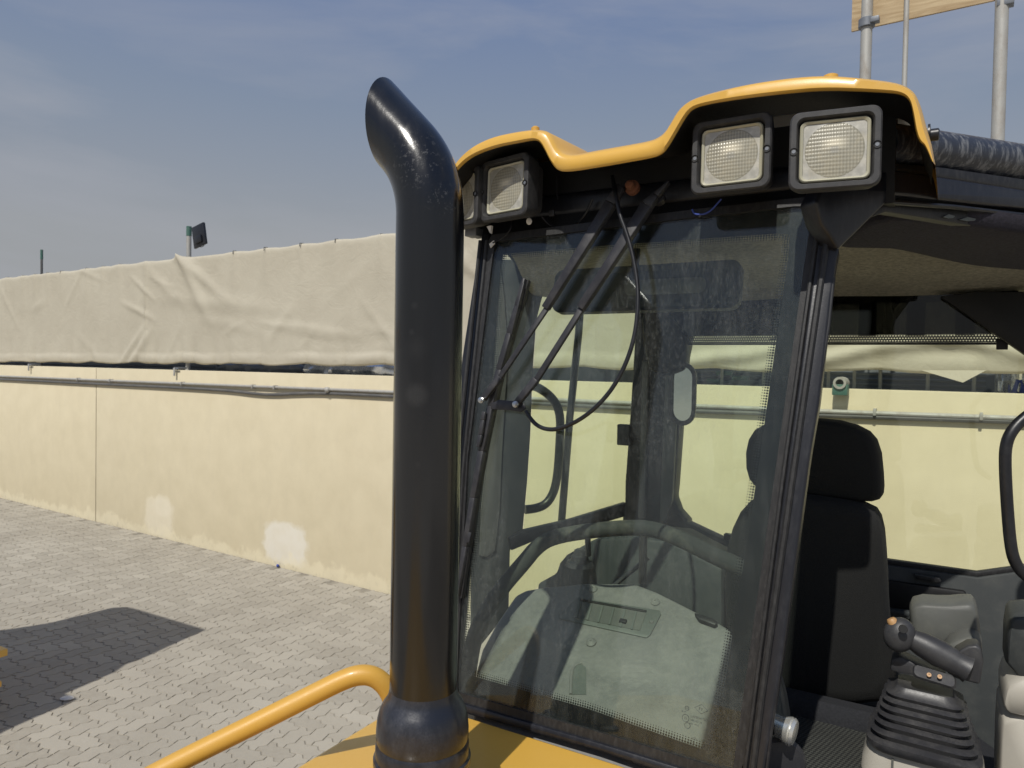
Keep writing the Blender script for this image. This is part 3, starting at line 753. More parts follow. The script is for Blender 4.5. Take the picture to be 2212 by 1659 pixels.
# left front pillar
pl = [(1042, 500), (1058, 506), (1010, 980), (986, 1300), (976, 1512), (955, 1512), (975, 1150), (985, 920), (998, 771), (1028, 573)]
pil = MB().prism([onws(x, y, -.012) for x, y in pl], -WSN*.05-EU*.015).build('front_pillar', M['black_dusty'], dz, bevel=.005)
for dx, w_ in ((0, 5), (-14, 4)):
    MB().tube([onws(1052+dx, 520, .004), onws(1003+dx, 990, .004), onws(983+dx, 1300, .004), onws(974+dx, 1500, .004)], .006, 8).build('sealing_strip', M['rubber'], pil)
# sill under the windshield
MB().prism([onws(960, 1508, .012), onws(1290, 1604, .012), onws(1640, 1712, .012), onws(1640, 1745, .012), onws(1290, 1622, .012), onws(960, 1530, .012)], -WSN*.09).build('window_sill', M['black_dusty'], dz, bevel=.006)
# right front pillar, gusset and door header on the flared door plane
DP = W(-.097, 1.86, 0); DD = (EU*.61+EV*.793).normalized(); DN = V((DD.y, -DD.x, 0))
if DN.dot(EU) < 0: DN = -DN
def ond(px, py, off=0.0): return hit(px, py, DP+DN*off, DN)
pr = [(1757, 423), (1774, 440), (1690, 1042), (1604, 1690), (1648, 1690), (1688, 1445), (1750, 987), (1770, 869), (1795, 651), (1806, 565), (1812, 538), (1800, 470), (1790, 430)]
pil2 = MB().prism([onws(x, y, .012) for x, y in pr], -WSN*.055-EU*.004).build('front_pillar', M['black_dusty'], dz, bevel=.007, bseg=3)
MB().tube([onws(1786, 520, .016), onws(1768, 640, .016), onws(1710, 1042, .016), onws(1645, 1500, .016), onws(1622, 1690, .016)], .0075, 8).build('sealing_strip', M['rubber'], pil2)
MB().tube([onws(1773, 445, .014), onws(1690, 1042, .014), onws(1606, 1690, .014)], .0055, 8).build('sealing_strip', M['rubber'], pil2)
MB().tube([onws(1800, 600, .006), onws(1790, 700, .006), onws(1764, 870, .006), onws(1744, 990, .006), onws(1682, 1445, .006), onws(1652, 1690, .006)], .004, 8).build('door_edge', M['black'], pil2)
gs = [(1762, 436), (1780, 400), (1900, 372), (1945, 368), (2212, 409), (2330, 428), (2330, 472), (2212, 452), (1960, 424), (1926, 421), (1914, 440), (1830, 523), (1812, 540), (1796, 512), (1776, 484)]
MB().prism([ond(x, y, .012) for x, y in gs], -DN*.05).build('door_header', M['black_dusty'], dz, bevel=.007, bseg=3)
MB().prism([ond(x, y, -.012) for x, y in [(1905, 425), (2330, 466), (2330, 520), (2132, 493), (1915, 458), (1880, 470)]], -DN*.03).build('door_rubber', M['rubber'], dz, bevel=.004)
MB().tube([ond(1925, 437, .002), ond(2060, 447, .002), ond(2212, 465, .002), ond(2330, 480, .002)], .006, 8).build('drip_strip', M['black'], dz)
# rough strip and the round roof tube above the door
MB().prism([ond(x, y, .008) for x, y in [(1915, 352), (2018, 358), (2212, 386), (2330, 402), (2330, 430), (2212, 412), (1950, 371), (1915, 366)]], -DN*.05).build('roof_gasket', M['trim2' if False else 'rubber'], dz, bevel=.004)
ta = ond(2018, 326, -.02); tb = ond(2212, 354, -.02); dt = (tb-ta).normalized()
tube_m = dusty('water_stained_tube', (.026, .031, .045), .42, .6, (.36, .37, .38), 70, bs=.4, bscale=160, drange=(.48, .62), streak=.16)
MB().tube([ta-dt*.17, ta, tb, tb+dt*.25], .046, 40).build('roof_tube', tube_m, dz)

# ---- roof visor
pairs = [((905, 470), (912, 474)), ((925, 430), (932, 436)), ((945, 398), (952, 406)), ((978, 364), (981, 373)), ((999, 335), (1006, 347)), ((1025, 314), (1034, 331)), ((1064, 296), (1077, 316.7)), ((1106, 287), (1112, 310)), ((1147, 281), (1150, 302.5)),
         ((1166, 282), (1162, 304)), ((1180, 286), (1170, 311)), ((1190, 298), (1178, 326)), ((1202, 324), (1190, 350)), ((1213, 335), (1203, 367)), ((1236, 339), (1223, 372.7)), ((1298, 328), (1298, 361)),
         ((1350, 319), (1360, 350)), ((1400, 310), (1405, 342)), ((1420, 302), (1428, 335)), ((1436, 288), (1442, 319)), ((1450, 264), (1458, 292)), ((1463, 241), (1475, 262)), ((1481, 223), (1490, 239)),
         ((1507, 210), (1508, 229)), ((1560, 195), (1560, 219)), ((1625, 181), (1625, 210)), ((1710, 168.7), (1710, 200.7)), ((1781, 164), (1781, 195)), ((1852, 168.7), (1860, 197)), ((1923, 177.6), (1925, 200)),
         ((1950, 185), (1945, 203)), ((1967, 196), (1958, 209)), ((1977, 208), (1967, 222)), ((1987, 234), (1972, 245)), ((1998, 277), (1979, 290)), ((2004, 297), (1987, 307)), ((2010, 318), (1998, 313)), ((2017, 352), (2014, 350))]
VV = 1.60
ups = chaikin([onv(a[0], a[1], VV) for a, b in pairs], 2); los = chaikin([onv(b[0], b[1], VV) for a, b in pairs], 2)
n = len(ups); rows = [[] for _ in range(9)]
zmax = max(p.z for p in ups)
for i, (a, b) in enumerate(zip(ups, los)):
    u = a.dot(EU); d = (a-b); dn = d.normalized()
    dip = max(0, min(1, 1-abs((u+.63)/.25)**3)) if -.88 < u < -.38 else 0
    rise = UP*(.012+dip*(zmax-a.z)*.42)
    side = 1 if (u > -.05) else 0
    if side: rise = UP*0+EU*.004
    rows[0].append(a-dn*.012+rise*.8+EV*.22)
    rows[1].append(b+d*.30+EV*.035)
    rows[2].append(b+d*.04+EV*.006)
    rows[3].append(b-EV*.001)
    rows[4].append(b+d*.15-EV*.0065)
    rows[5].append(b+d*.78-EV*.0065)
    rows[6].append(a-dn*.001-EV*.001)
    rows[7].append(a+dn*.003+EV*.010+rise*.1)
    rows[8].append(a+dn*.002+rise+EV*.22)
rows.append([p+EV*.55+UP*.004 for p in rows[8]])
visor = MB().loft(rows[2:], closed=False).build('roof_visor', M['yellow'], dz, ang=50)
MB().loft(rows[:3], closed=False).build('visor_shade_face', M['inner_black'], visor, ang=50)  # shade under the visor put into the colour as a black inner face
def visor_top(px, v):
    d = ray(px, 250); uh = W(0, v, 0)
    t_ = (v)/(d.dot(EV)); u = (d*t_).dot(EU)
    best = min(ups, key=lambda p: abs(p.dot(EU)-u)); return W(u, v, best.z-CAMZ+.012*min(1, (v-VV)/.2))
for px, v, r, h, mt in ((1157, 1.635, .011, .018, 'rail_yellow'), (1630, 1.64, .013, .010, 'yellow'), (1792, 1.64, .015, .016, 'yellow')):
    p = visor_top(px, v)
    MB().lathe([(r*1.35, -.004), (r*1.35, .002), (r, .003), (r, h*.8), (r*.6, h)] , p, UP, 14, True, True).build('bolt', M[mt], visor)
# bolt on the visor's side flank and hole in the dip
p = onv(2003, 293, 1.66)
MB().lathe([(.022, 0), (.022, .004), (.012, .005), (.012, .018), (.009, .020)], p+EU*.001, EU, 18, True, True).build('bolt', M['black'], visor)
# roof skin behind the visor, cab plan
plan = [(-1.19, 1.80), (-.16, 1.80), (.62, 2.78), (.62, 3.03), (-1.20, 3.03), (-1.55, 2.62)]
MB().prism([W(u, v, .42) for u, v in plan], UP*.07).build('roof', M['black_dusty'], dz, bevel=.02, bseg=3)
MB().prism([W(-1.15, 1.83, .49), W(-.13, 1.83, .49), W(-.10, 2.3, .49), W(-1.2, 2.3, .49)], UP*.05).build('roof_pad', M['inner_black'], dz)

# ---- work lamps
def lamp_build():
    X1, Y1, Z1 = V((1, 0, 0)), V((0, 1, 0)), V((0, 0, 1))
    L = lambda y, w, h, r: rrect(V((0, y, 0)), X1, Z1, w, h, r, 5)
    hb = MB().loft([L(.088, .130, .120, .02), L(.082, .142, .132, .02), L(.052, .160, .150, .022), L(.050, .166, .156, .02), L(.010, .178, .168, .020), L(.003, .176, .166, .020), L(0, .170, .160, .019),
                    L(0, .150, .142, .016), L(.004, .146, .138, .015), L(.024, .139, .132, .014), L(.026, .10, .10, .01)], True, True, True)
    h = hb.build('work_lamp', M['housing'], None, ang=28)
    MB().loft([L(.023, .138, .131, .013), L(.010, .136, .129, .013), L(.008, .132, .125, .012), L(.011, .123, .117, .010), L(.024, .121, .115, .010)], True, False, False).build('lens_frame', M['lensframe'], h)
    g = []
    for i in range(15):
        row = []
        for j in range(15):
            x = (i/14-.5)*.122; z = (j/14-.5)*.116
            row.append(V((x, .0125-.004*(1-(x/.06)**2)*(1-(z/.056)**2), z)))
        g.append(row)
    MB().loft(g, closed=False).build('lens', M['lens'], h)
    for s in (-1, 1):
        MB().lathe([(.0078, -.001), (.0078, .002), (.005, .0022), (.005, .006)], V((s*.0795, -.0012, .0)), Y1, 14).build('screw_well', M['inner_black'], h)
        MB().lathe([(.004, 0), (.0035, .0015)], V((s*.0795, -.0010, .0)), Y1, 8, True, True).build('screw', M['dark_steel'], h)
    MB().box((0, .1, 0), (.02, 0, 0), (0, .014, 0), (0, 0, .05)).build('mount', M['black'], h, bevel=.004)
    return h
proto = lamp_build()
lamps = [((1803, 320), 1.575, 112.5, .96), ((1577, 332), 1.64, 121.5, 1.0), ((1086, 405), 1.66, 133, 1.0), ((986, 428), 1.68, 135, 1.0)]
for k, ((px, py), v, ang, sc_) in enumerate(lamps):
    h = proto if k == 0 else proto.copy()
    if k:
        COL.objects.link(h)
        for ch in list(proto.children):
            c2 = ch.copy(); COL.objects.link(c2); c2.parent = h
    a = R_(ang); xx = V((math.sin(a), math.cos(a), 0)); yy = V((-xx.y, xx.x, 0))
    c = onv(px, py, v)
    h.parent = dz; h.matrix_parent_inverse = world_of(dz).inverted()
    tiltm = Matrix.Rotation(R_(-1.5), 4, 'X')
    h.matrix_basis = Matrix(((xx.x, yy.x, 0, c.x), (xx.y, yy.y, 0, c.y), (0, 0, 1, c.z), (0, 0, 0, 1))) @ tiltm @ Matrix.Scale(sc_, 4)
# small clips and wires hanging round the lamps
MB().ball(onv(1143, 478, 1.72), .008, (1, 0, 0), (0, .4, 0), (0, 0, 1.2)).build('clip', M['white'], dz)
MB().prism([onv(1051, 489, 1.70), onv(1061, 487, 1.70), onv(1059, 504, 1.70)], EV*.01).build('tab', M['white'], dz)
MB().prism([onws(1058, 528, .01), onws(1068, 520, .01), onws(1070, 526, .01), onws(1061, 536, .01)], WSN*.004).build('tab', M['white'], dz)
MB().tube(chaikin([onv(1064, 525, 1.72), onv(1090, 512, 1.74), onv(1106, 490, 1.74), onv(1104, 470, 1.76)], 2), .0022, 6).build('wire', M['black'], dz)
MB().tube(chaikin([onv(1172, 468, 1.78), onv(1190, 490, 1.78), onv(1230, 494, 1.78), onv(1262, 470, 1.78), onv(1280, 430, 1.78)], 3), .0035, 6).build('wire', M['black'], dz)
MB().tube(chaikin([onv(1204, 380, 1.78), onv(1202, 415, 1.78), onv(1206, 430, 1.78)], 2), .0028, 6).build('wire', M['black'], dz)
MB().tube(chaikin([onv(1495, 452, 1.74), onv(1500, 464, 1.74), onv(1530, 462, 1.74), onv(1558, 430, 1.74)], 3), .0022, 6).build('wire', M['blue'], dz)
MB().box(onv(1192, 461, 1.77), EU*.008, EV*.004, UP*.008).build('cable_tie', M['plastic'], dz, bevel=.001)
MB().box(onv(1024, 503, 1.78), EU*.02, EV*.02, UP*.012).build('bracket', M['dark_steel'], dz, bevel=.002)

# ---- wipers
def arm(pts, off, ws_, th, name, par, mat='wiper', bev=.003):
    mb = MB(); n = len(pts)
    P = [onws(x, y, off) for x, y in pts]
    for i in range(n-1):
        a, b = P[i], P[i+1]; t_ = (b-a).normalized(); s_ = WSN.cross(t_).normalized()
        wa, wb = ws_[i], ws_[i+1]
        mb.loft([[a-s_*wa, a+s_*wa, a+s_*wa*.8+WSN*th, a-s_*wa*.8+WSN*th], [b-s_*wb, b+s_*wb, b+s_*wb*.8+WSN*th, b-s_*wb*.8+WSN*th]], True, True, True)
    return mb.build(name, M[mat], par, bevel=bev)
wp = onws(1368, 408, .02)
a1 = arm([(1345, 405), (1322, 441), (1181, 668)], .030, [.014, .0185, .0125], .016, 'wiper_arm', dz)
arm([(1184, 664), (1076, 823), (1060, 845)], .034, [.0085, .0085, .0085], .007, 'rod', a1, bev=.0015)
arm([(1082, 815), (1046, 862)], .036, [.0105, .0105], .010, 'clevis', a1, bev=.002)
a2 = arm([(1448, 396), (1420, 425), (1400, 446), (1257, 668)], .034, [.003, .010, .0185, .0125], .016, 'wiper_arm', dz)
arm([(1260, 664), (1155, 829), (1135, 850)], .034, [.0095, .0095, .0085], .008, 'rod', a2, bev=.0015)
arm([(1160, 820), (1118, 872)], .036, [.0115, .0110], .011, 'clevis', a2, bev=.002)
MB().lathe([(.019, 0), (.019, .012), (.012, .014), (.011, .03), (.006, .034)], wp, WSN, 16, True, True).build('pivot_nut', M['rust'], a1, ang=15)
MB().lathe([(.017, 0), (.017, .02)], onws(1425, 432, .012), WSN, 16, True, True).build('pivot_cap', M['wiper'], a2)
ln = MB().prism([onws(x, y, .030) for x, y in [(1062, 872), (1081, 864), (1098, 866), (1105, 866), (1118, 868), (1134, 872), (1137, 884), (1128, 891), (1108, 888), (1062, 884)]], WSN*.006).build('link_plate', M['wiper'], dz, bevel=.0015)
for x, y in ((1041, 865), (1115, 874)):
    MB().lathe([(.0085, 0), (.0085, .006), (.0062, .007), (.0062, .011), (.003, .012)], onws(x, y, .047), WSN, 16, True, True).build('pivot_bolt', M['steel'], ln)
bp = [(1136, 604), (1121, 663), (1104, 722), (1082, 800), (1064, 878), (1044, 975), (1026, 1075), (1009, 1180), (992, 1288)]
blade = arm(bp, .012, [.0055, .009, .010, .0105, .0105, .0105, .010, .009, .0055], .015, 'wiper_blade', dz, bev=.002)
arm([(x+9, y+3) for x, y in bp], .002, [.003]*9, .012, 'rubber_lip', blade, 'rubber', bev=0)
arm([(1048, 890), (1045, 908), (1040, 940), (1035, 966)], .030, [.007, .007, .0075, .006], .009, 'clip', blade, bev=.002)
arm([(1131, 612), (1104, 724)], .026, [.0035, .0035], .004, 'spine', blade, bev=.001)
arm([(1016, 1150), (1012, 1172)], .024, [.005, .005], .004, 'spine', blade, bev=.001)
hose = [(1323, 382, .02), (1327, 402, .05), (1330, 420, .075), (1339, 466, .075), (1352, 498, .07), (1366, 545, .065), (1376, 600, .06), (1379, 650, .06), (1374, 710, .06), (1362, 760, .06), (1340, 812, .06), (1308, 860, .06), (1262, 902, .06), (1215, 925, .055), (1185, 929, .05), (1160, 920, .045), (1144, 902, .04), (1136, 888, .038)]
MB().tube(chaikin([onws(*q) for q in hose], 2), .0054, 12).build('washer_hose', M['black'], dz)

# ---- exhaust stack
ex_ = ony(923, 900, 1.42)
r = .0665; WL = -EU
axis0 = V((ex_.x, ex_.y, 0))
z1 = CAMZ+(792-470)/FPX*1.42; RB = .20
path = [(axis0+UP*(CAMZ-.9+k*.1), UP) for k in range(0, 20) if CAMZ-.9+k*.1 < z1-.02]+[(axis0+UP*z1, UP)]
for k in range(1, 13):
    a = R_(45*k/12); path.append((axis0+UP*(z1+RB*math.sin(a))+WL*RB*(1-math.cos(a)), UP*math.cos(a)+WL*math.sin(a)))
pe, de = path[-1]; pe2 = pe+de*.075; path.append((pe+de*.001, de))
side = WL.cross(UP).normalized(); SEG = 48
def ringat(p, d, r):
    nrm = side.cross(d).normalized(); return [p+side*math.cos(2*math.pi*k/SEG)*r+nrm*math.sin(2*math.pi*k/SEG)*r for k in range(SEG)]
outl = [ringat(p, d, r) for p, d in path]
def cutring(rr_):
    return [q+de*((pe2-q).dot(WL)/de.dot(WL)) for q in ringat(pe, de, rr_)]
loops = outl+[cutring(r), cutring(r-.003)]+[ringat(p, d, r-.003) for p, d in path[::-1][:12]]
st = MB().loft(loops, True, False, True).build('exhaust_pipe', M['stack'], dz, ang=50)
zc = lambda y: CAMZ-(y-791)/FPX*1.42
prof = [(r, zc(1490)), (.0680, zc(1502)), (.0715, zc(1512)), (.079, zc(1523)), (.0855, zc(1537)), (.0895, zc(1555)), (.0915, zc(1580)), (.0915, zc(1598)), (.0895, zc(1604)), (.0925, zc(1612)), (.0925, zc(1636)), (.0965, zc(1640)), (.0965, zc(1652)), (.0925, zc(1656)), (.0925, zc(1745)), (.11, zc(1750)), (.11, zc(1757))]
MB().lathe([(a, b) for a, b in prof], axis0, UP, 56).build('exhaust_collar', dusty('dusty_collar', (.010, .012, .019), .34, .22, (.22, .23, .27), 18, coat=.25, bs=.2, streak=.5), st, ang=40)

# ---- hood, handrail
HZ = -.88
hood = MB().prism([W(-1.19, -.9, HZ), W(-.24, -.9, HZ), W(-.24, 1.50, HZ), W(-1.19, 1.50, HZ)], -UP*.75).build('hood', M['yellow'], dz, bevel=.012, bseg=3)
MB().box(W(-1.193, .3, HZ-.03), EU*.003, EV*1.2, UP*.018).build('hood_edge_strip', M['cable'], hood)
MB().prism([W(-1.3, 1.54, -.93), W(.0, 1.54, -.93), W(.42, 2.5, -1.25), W(.12, 3.0, -1.25), W(-1.2, 3.0, -1.25), W(-1.5, 2.6, -1.25)], -UP*.35).build('cab_base', M['black_dusty'], dz, bevel=.01)
MB().box(W(-.7, .4, -1.85), EU*.30, EV*1.4, UP*.22).build('chassis', M['black_dusty'], dz, bevel=.02)
MB().box(W(-.65, 2.4, -1.8), EU*.35, EV*.7, UP*.2).build('chassis', M['black_dusty'], dz, bevel=.02)
for u, v in ((-1.45, .2), (.05, .2), (-1.25, 2.55), (-.05, 2.55)):
    c = W(u, v, -CAMZ+.55)
    w1 = MB().lathe([(.30, -.18), (.50, -.19), (.55, -.14), (.55, .14), (.50, .19), (.30, .18)], c, EU, 36, True, True).build('wheel', M['tyre'], dz)
    MB().lathe([(.05, -.2), (.28, -.2), (.28, .2), (.05, .2)], c, EU, 24, True, True).build('rim', M['yellow'], w1)
rp_ = [(-40, 2500, 1.32), (-30, 1960, 1.33), (0, 1870, 1.35), (80, 1812, 1.39), (240, 1724, 1.44), (358, 1659, 1.47), (542, 1568, 1.51), (683, 1497, 1.54), (735, 1471, 1.55)]
bend = [(773, 1457, 1.555), (806, 1459, 1.56), (832, 1479, 1.565), (846, 1505, 1.57)]
MB().tube(chaikin([ony(*q) for q in rp_+bend+[(862, 1550, 1.58), (885, 1640, 1.60), (900, 1700, 1.6)]], 2), .0215, 24).build('handrail', M['rail_yellow'], dz)

# ================================================================== cab shell, rear and far windows
VR = 2.98
LA, LB = W(-1.5, 2.62, 0), W(-1.21, 2.98, 0); LD = (LB-LA).normalized(); LN = V((LD.y, -LD.x, 0))
def onl(px, py, off=0.0): return hit(px, py, LA+LN*off, LN)
if LN.dot(EU) < 0: LN = -LN
# rear glass
rear = [(1470, 640), (1480, 745), (1463, 917), (1456, 1042), (1454, 1074), (1462, 1098), (1482, 1119), (1563, 1157), (1910, 1211), (2110, 1239), (2212, 1225), (2420, 1197), (2420, 640)]
rg = MB().prism([onv(x, y, VR) for x, y in rear], EV*.005).build('rear_window', M['glass'], dz, smooth=False)
c_ = onv(2110, 1239, VR); ZB = c_.z-CAMZ; UC = c_.dot(EU)
US = onv(2420, 1200, VR).dot(EU)
# frame strips round the rear glass
MB().prism([onv(x, y, VR-.02) for x, y in [(1563, 1153), (1910, 1208), (2110, 1236), (2212, 1222), (2420, 1194), (2420, 1208), (2212, 1236), (2110, 1250), (1910, 1222), (1563, 1170)]], EV*.03).build('rear_window_gasket', M['rubber'], dz, bevel=.003)
# lower rear panels
rp1 = MB().prism([onv(x, y, VR-.03) for x, y in [(1345, 1095), (1440, 1060), (1452, 1100), (1482, 1128), (1563, 1166), (1910, 1220), (2112, 1248), (2212, 1234), (2420, 1206), (2420, 1900), (1345, 1900)]], EV*.06).build('rear_panel', M['trim'], dz, bevel=.006)
MB().prism([onv(x, y, VR-.05) for x, y in [(1905, 1253), (2084, 1278), (2090, 1290), (2084, 1330), (2074, 1336), (1905, 1312)]], EV*.03).build('shelf_recess', M['inner_black'], rp1, bevel=.006)
MB().prism([onv(x, y, VR-.06) for x, y in [(1975, 1241), (2030, 1249), (2034, 1256), (2028, 1260), (1978, 1252)]], EV*.03).build('grab_slot', M['rubber'], rp1, bevel=.003)
MB().prism([onv(x, y, VR-.09) for x, y in [(1900, 1314), (2074, 1337), (2110, 1345), (2110, 1352), (1900, 1323)]], EV*.03).build('shelf_lip', M['trim'], rp1, bevel=.004)
# rear header, smoked strip with perforated edge
zH = onv(1800, 655, VR).z-CAMZ; zV = onv(1790, 745, VR).z-CAMZ; zP = onv(1790, 727, VR).z-CAMZ
MB().prism([W(-1.21, VR-.01, zH-.003), W(US, VR-.01, zH-.003), W(US, VR-.01, .44), W(-1.21, VR-.01, .44)], EV*.05).build('rear_header', M['inner_black'], dz)
VS_ = VR-.10
u0, u1 = onv(1475, 740, VS_).dot(EU), onv(2196, 745, VS_).dot(EU)
za, zb, zt = [onv(1790, y, VS_).z-CAMZ for y in (743, 724, 640)]
sv_ = MB().prism([W(u0, VS_, zb), W(u1, VS_, zb), W(u1, VS_, zt), W(u0, VS_, zt)], EV*.004).build('sun_shade', M['dark_glass'], dz, smooth=False)
MB().prism([W(u0, VS_, za+.004), W(u1, VS_, za+.004), W(u1, VS_, zb-.0005), W(u0, VS_, zb-.0005)], EV*.001).build('perforated_strip', M['perf'], sv_, smooth=False)
MB().box(W((u0+u1)/2, VS_, za), EU*((u1-u0)/2), EV*.004, UP*.0035).build('edge_bar', M['inner_black'], sv_, bevel=.001)
MB().box(W(u1-.04, VS_-.01, za-.002), EU*.016, EV*.008, UP*.018).build('latch', M['inner_black'], sv_, bevel=.002)
for x in (1872, 1978, 2085):
    p = onv(x, 700, VR+.06); uu_ = p.dot(EU)
    MB().box(W(uu_, VR+.10, zH-.02), EU*.03, EV*.02, UP*.10).build('guard_bar', M['inner_black'], dz)
MB().prism([onv(x, y, VR-.16) for x, y in [(2030, 640), (2110, 630), (2420, 630), (2420, 880), (2212, 765), (2140, 715)]], EV*.05).build('roof_brace', M['inner_black'], dz, bevel=.005)
# rear pillar between far side window and rear window
MB().prism([onv(x, y, VR-.03) for x, y in [(1378, 600), (1500, 600), (1485, 742), (1479, 770), (1466, 917), (1457, 1042), (1454, 1074), (1464, 1102), (1484, 1124), (1484, 1300), (1345, 1300), (1349, 1040), (1360, 890)]], EV*.06+EU*.01).build('rear_pillar', M['black'], dz, bevel=.012, bseg=3)
MB().prism([onv(x, y, VR-.05) for x, y in [(1386, 780), (1400, 780), (1392, 1120), (1378, 1120)]], EV*.02).build('pillar_trim', M['pad'], dz, bevel=.004)
MB().prism([onv(x, y, VR-.05) for x, y in [(1437, 800), (1466, 800), (1452, 1080), (1440, 1120), (1424, 1140)]], EV*.02).build('pillar_trim', M['pad'], dz, bevel=.004)
MB().box(onv(1349, 939, VR-.05), EU*.028, EV*.02, UP*.045).build('door_latch', M['plastic'], dz, bevel=.005)
# far side door: frame, glass, grab handle
dg = MB().prism([onl(x, y) for x, y in [(1166, 600), (1400, 600), (1346, 1140), (1100, 1310), (1100, 1190), (1131, 1144), (1146, 940), (1158, 700)]], LN*.004).build('far_door_window', M['glass'], dz, smooth=False)
MB().prism([onl(x, y, .02) for x, y in [(1128, 1142), (1225, 1120), (1347, 1083), (1347, 1112), (1260, 1138), (1150, 1165), (1100, 1186), (1095, 1160)]], LN*.03).build('door_rail', M['black'], dz, bevel=.005)
MB().prism([onl(x, y, .02) for x, y in [(1163, 560), (1173, 640), (1160, 692), (1152, 801), (1147, 940), (1140, 1042), (1130, 1150), (1103, 1188), (1100, 1320), (1020, 1420), (1020, 1200), (1040, 900), (1070, 560)]], -LN*.03).build('door_frame', M['trim'], dz, bevel=.008)
MB().prism([onl(x, y, .03) for x, y in [(1080, 560), (1090, 640), (1098, 760), (1085, 980), (1080, 1100), (1070, 1190), (1052, 1204), (1036, 1200), (1040, 1090), (1058, 900)]], -LN*.01).build('frame_panel', M['pad'], dz, bevel=.004)
hd = [(1146, 832), (1165, 838), (1190, 856), (1206, 880), (1211, 910), (1209, 960), (1205, 1020), (1198, 1060), (1182, 1088), (1160, 1098), (1134, 1101)]
MB().tube(chaikin([onl(x, y, -.08) for x, y in hd], 2), .0195, 14).build('grab_handle', M['black'], dz)
MB().tube([onl(1258, 600, -.10), onl(1250, 720, -.10), onl(1231, 900, -.10), onl(1213, 1128, -.10)], .017, 12).build('outer_bar', M['black'], dz)
# floor and headliner
MB().prism([W(u, v, -1.24) for u, v in [(-1.1, 1.6), (-.25, 1.6), (.40, 2.5), (.1, 2.95), (-1.2, 2.95), (-1.48, 2.6)]], UP*.02).build('cab_floor', M['carpet'], dz)
hl = []
for (u, v) in [(-1.14, 1.83), (-.17, 1.83), (.12, 2.21), (.42, 2.58), (UC, VR-.02), (-1.21, VR-.02), (-1.47, 2.62)]:
    hl.append(W(u, v, .408+(zH-.408)*(v-1.83)/(VR-1.85)))
# headliner with a raised centre: grid over the plan
g = []
for i in range(25):
    row = []
    v = 1.83+(VR-.02-1.83)*i/24
    uL = -1.14-(min(v, 2.62)-1.83)*.42 if v < 2.62 else -1.47+(v-2.62)*.72
    uR = min(-.17+(v-1.83)*.80, .56)
    for j in range(31):
        u = uL+(uR-uL)*j/30; z = .408+(zH-.408)*((v-1.83)/(VR-1.85))
        e = min(1, min(j, 30-j)/5); z += .018*e*math.sin(math.pi*min(1, (v-1.83)/1.15))+.004*math.sin(u*9+v*4)+.003*math.sin(v*21)
        row.append(W(u, v, z))
    g.append(row)
MB().loft(g, closed=False).build('headliner', M['headliner'], dz, ang=80)
# darker rolled edge of the lining by the door
hn = V((0,0,1)); hslope = (zH-.408)/(VR-1.85); hn = (UP-EV*hslope).normalized(); hp0 = W(0, 1.83, .408-.012)
ro = chaikin([hit(x, y, hp0, hn) for x, y in [(1800, 535), (1880, 470), (1990, 472), (2150, 490), (2330, 520), (2330, 592), (2212, 583), (2110, 575), (2020, 556), (1930, 535), (1850, 528)]], 2, True)
rc = sum(ro, V((0, 0, 0)))/len(ro)
MB().loft([[p+UP*.04 for p in ro], ro, [rc+(p-rc)*.93-UP*.003 for p in ro], [rc+(p-rc)*.5-UP*.004 for p in ro]], True, False, True).build('headliner_roll', M['headliner_dark'], dz, ang=80)

# interior mirror
mr_ = [onv(x, y, 2.10) for x, y in [(1203, 600), (1606, 546), (1596, 655), (1203, 693)]]
mc = sum(mr_, V((0, 0, 0)))/4; mw_ = (mr_[1]-mr_[0]).dot(EU); mh = .5*((mr_[0]-mr_[3]).z+(mr_[1]-mr_[2]).z)
tz = (UP*.985+EV*.17).normalized(); ty = EU.cross(tz)
if ty.dot(EV) < 0: ty = -ty
mi = MB().loft([rrect(mc+ty*.0, EU, tz, mw_*.90, mh*.8, .02), rrect(mc-ty*.012, EU, tz, mw_*.98, mh*.96, .028), rrect(mc-ty*.02, EU, tz, mw_, mh, .03), rrect(mc+ty*.012, EU, tz, mw_, mh, .03), rrect(mc+ty*.014, EU, tz, mw_*.95, mh*.88, .026)], True, True, True).build('interior_mirror', M['trim'], dz, ang=40)
MB().tube([mc-EU*.03+ty*.0+UP*.03, mc-EU*.03+ty*.02+UP*.13], .012, 10).build('stalk', M['black'], mi)
MB().loft([rrect(mc-ty*.0215+EU*.075, EU, tz, mw_*.42, mh*.34, .02), rrect(mc-ty*.023+EU*.075, EU, tz, mw_*.40, mh*.30, .02)], True, False, True).build('recess', M['pad'], mi)
# side mirror and its hood, inside rear pillar
k_ = [(1392, 655), (1412, 652), (1450, 690), (1475, 730), (1482, 770), (1474, 800), (1440, 810), (1400, 800), (1388, 740), (1384, 690)]
sm = MB().prism([onv(x, y, VR-.16) for x, y in k_], EV*.07)  .build('mirror_hood', M['inner_black'], dz, bevel=.02, bseg=3)
c = onv(1475, 851, VR-.13)
S2 = (EU*.97-EV*.2).normalized()
MB().loft([rrect(c+EV*.02, S2, UP, .08, .21, .036), rrect(c, S2, UP, .122, .255, .060), rrect(c-EV*.012, S2, UP, .122, .255, .060), rrect(c-EV*.013, S2, UP, .088, .218, .043), rrect(c-EV*.006, S2, UP, .086, .216, .042)], True, True, False).build('mirror_frame', M['black'], sm)
MB().loft([rrect(c-EV*.006, S2, UP, .089, .219, .038), rrect(c-EV*.0065, S2, UP, .02, .05, .005)], True, False, True).build('mirror_glass', M['mirror'], sm)

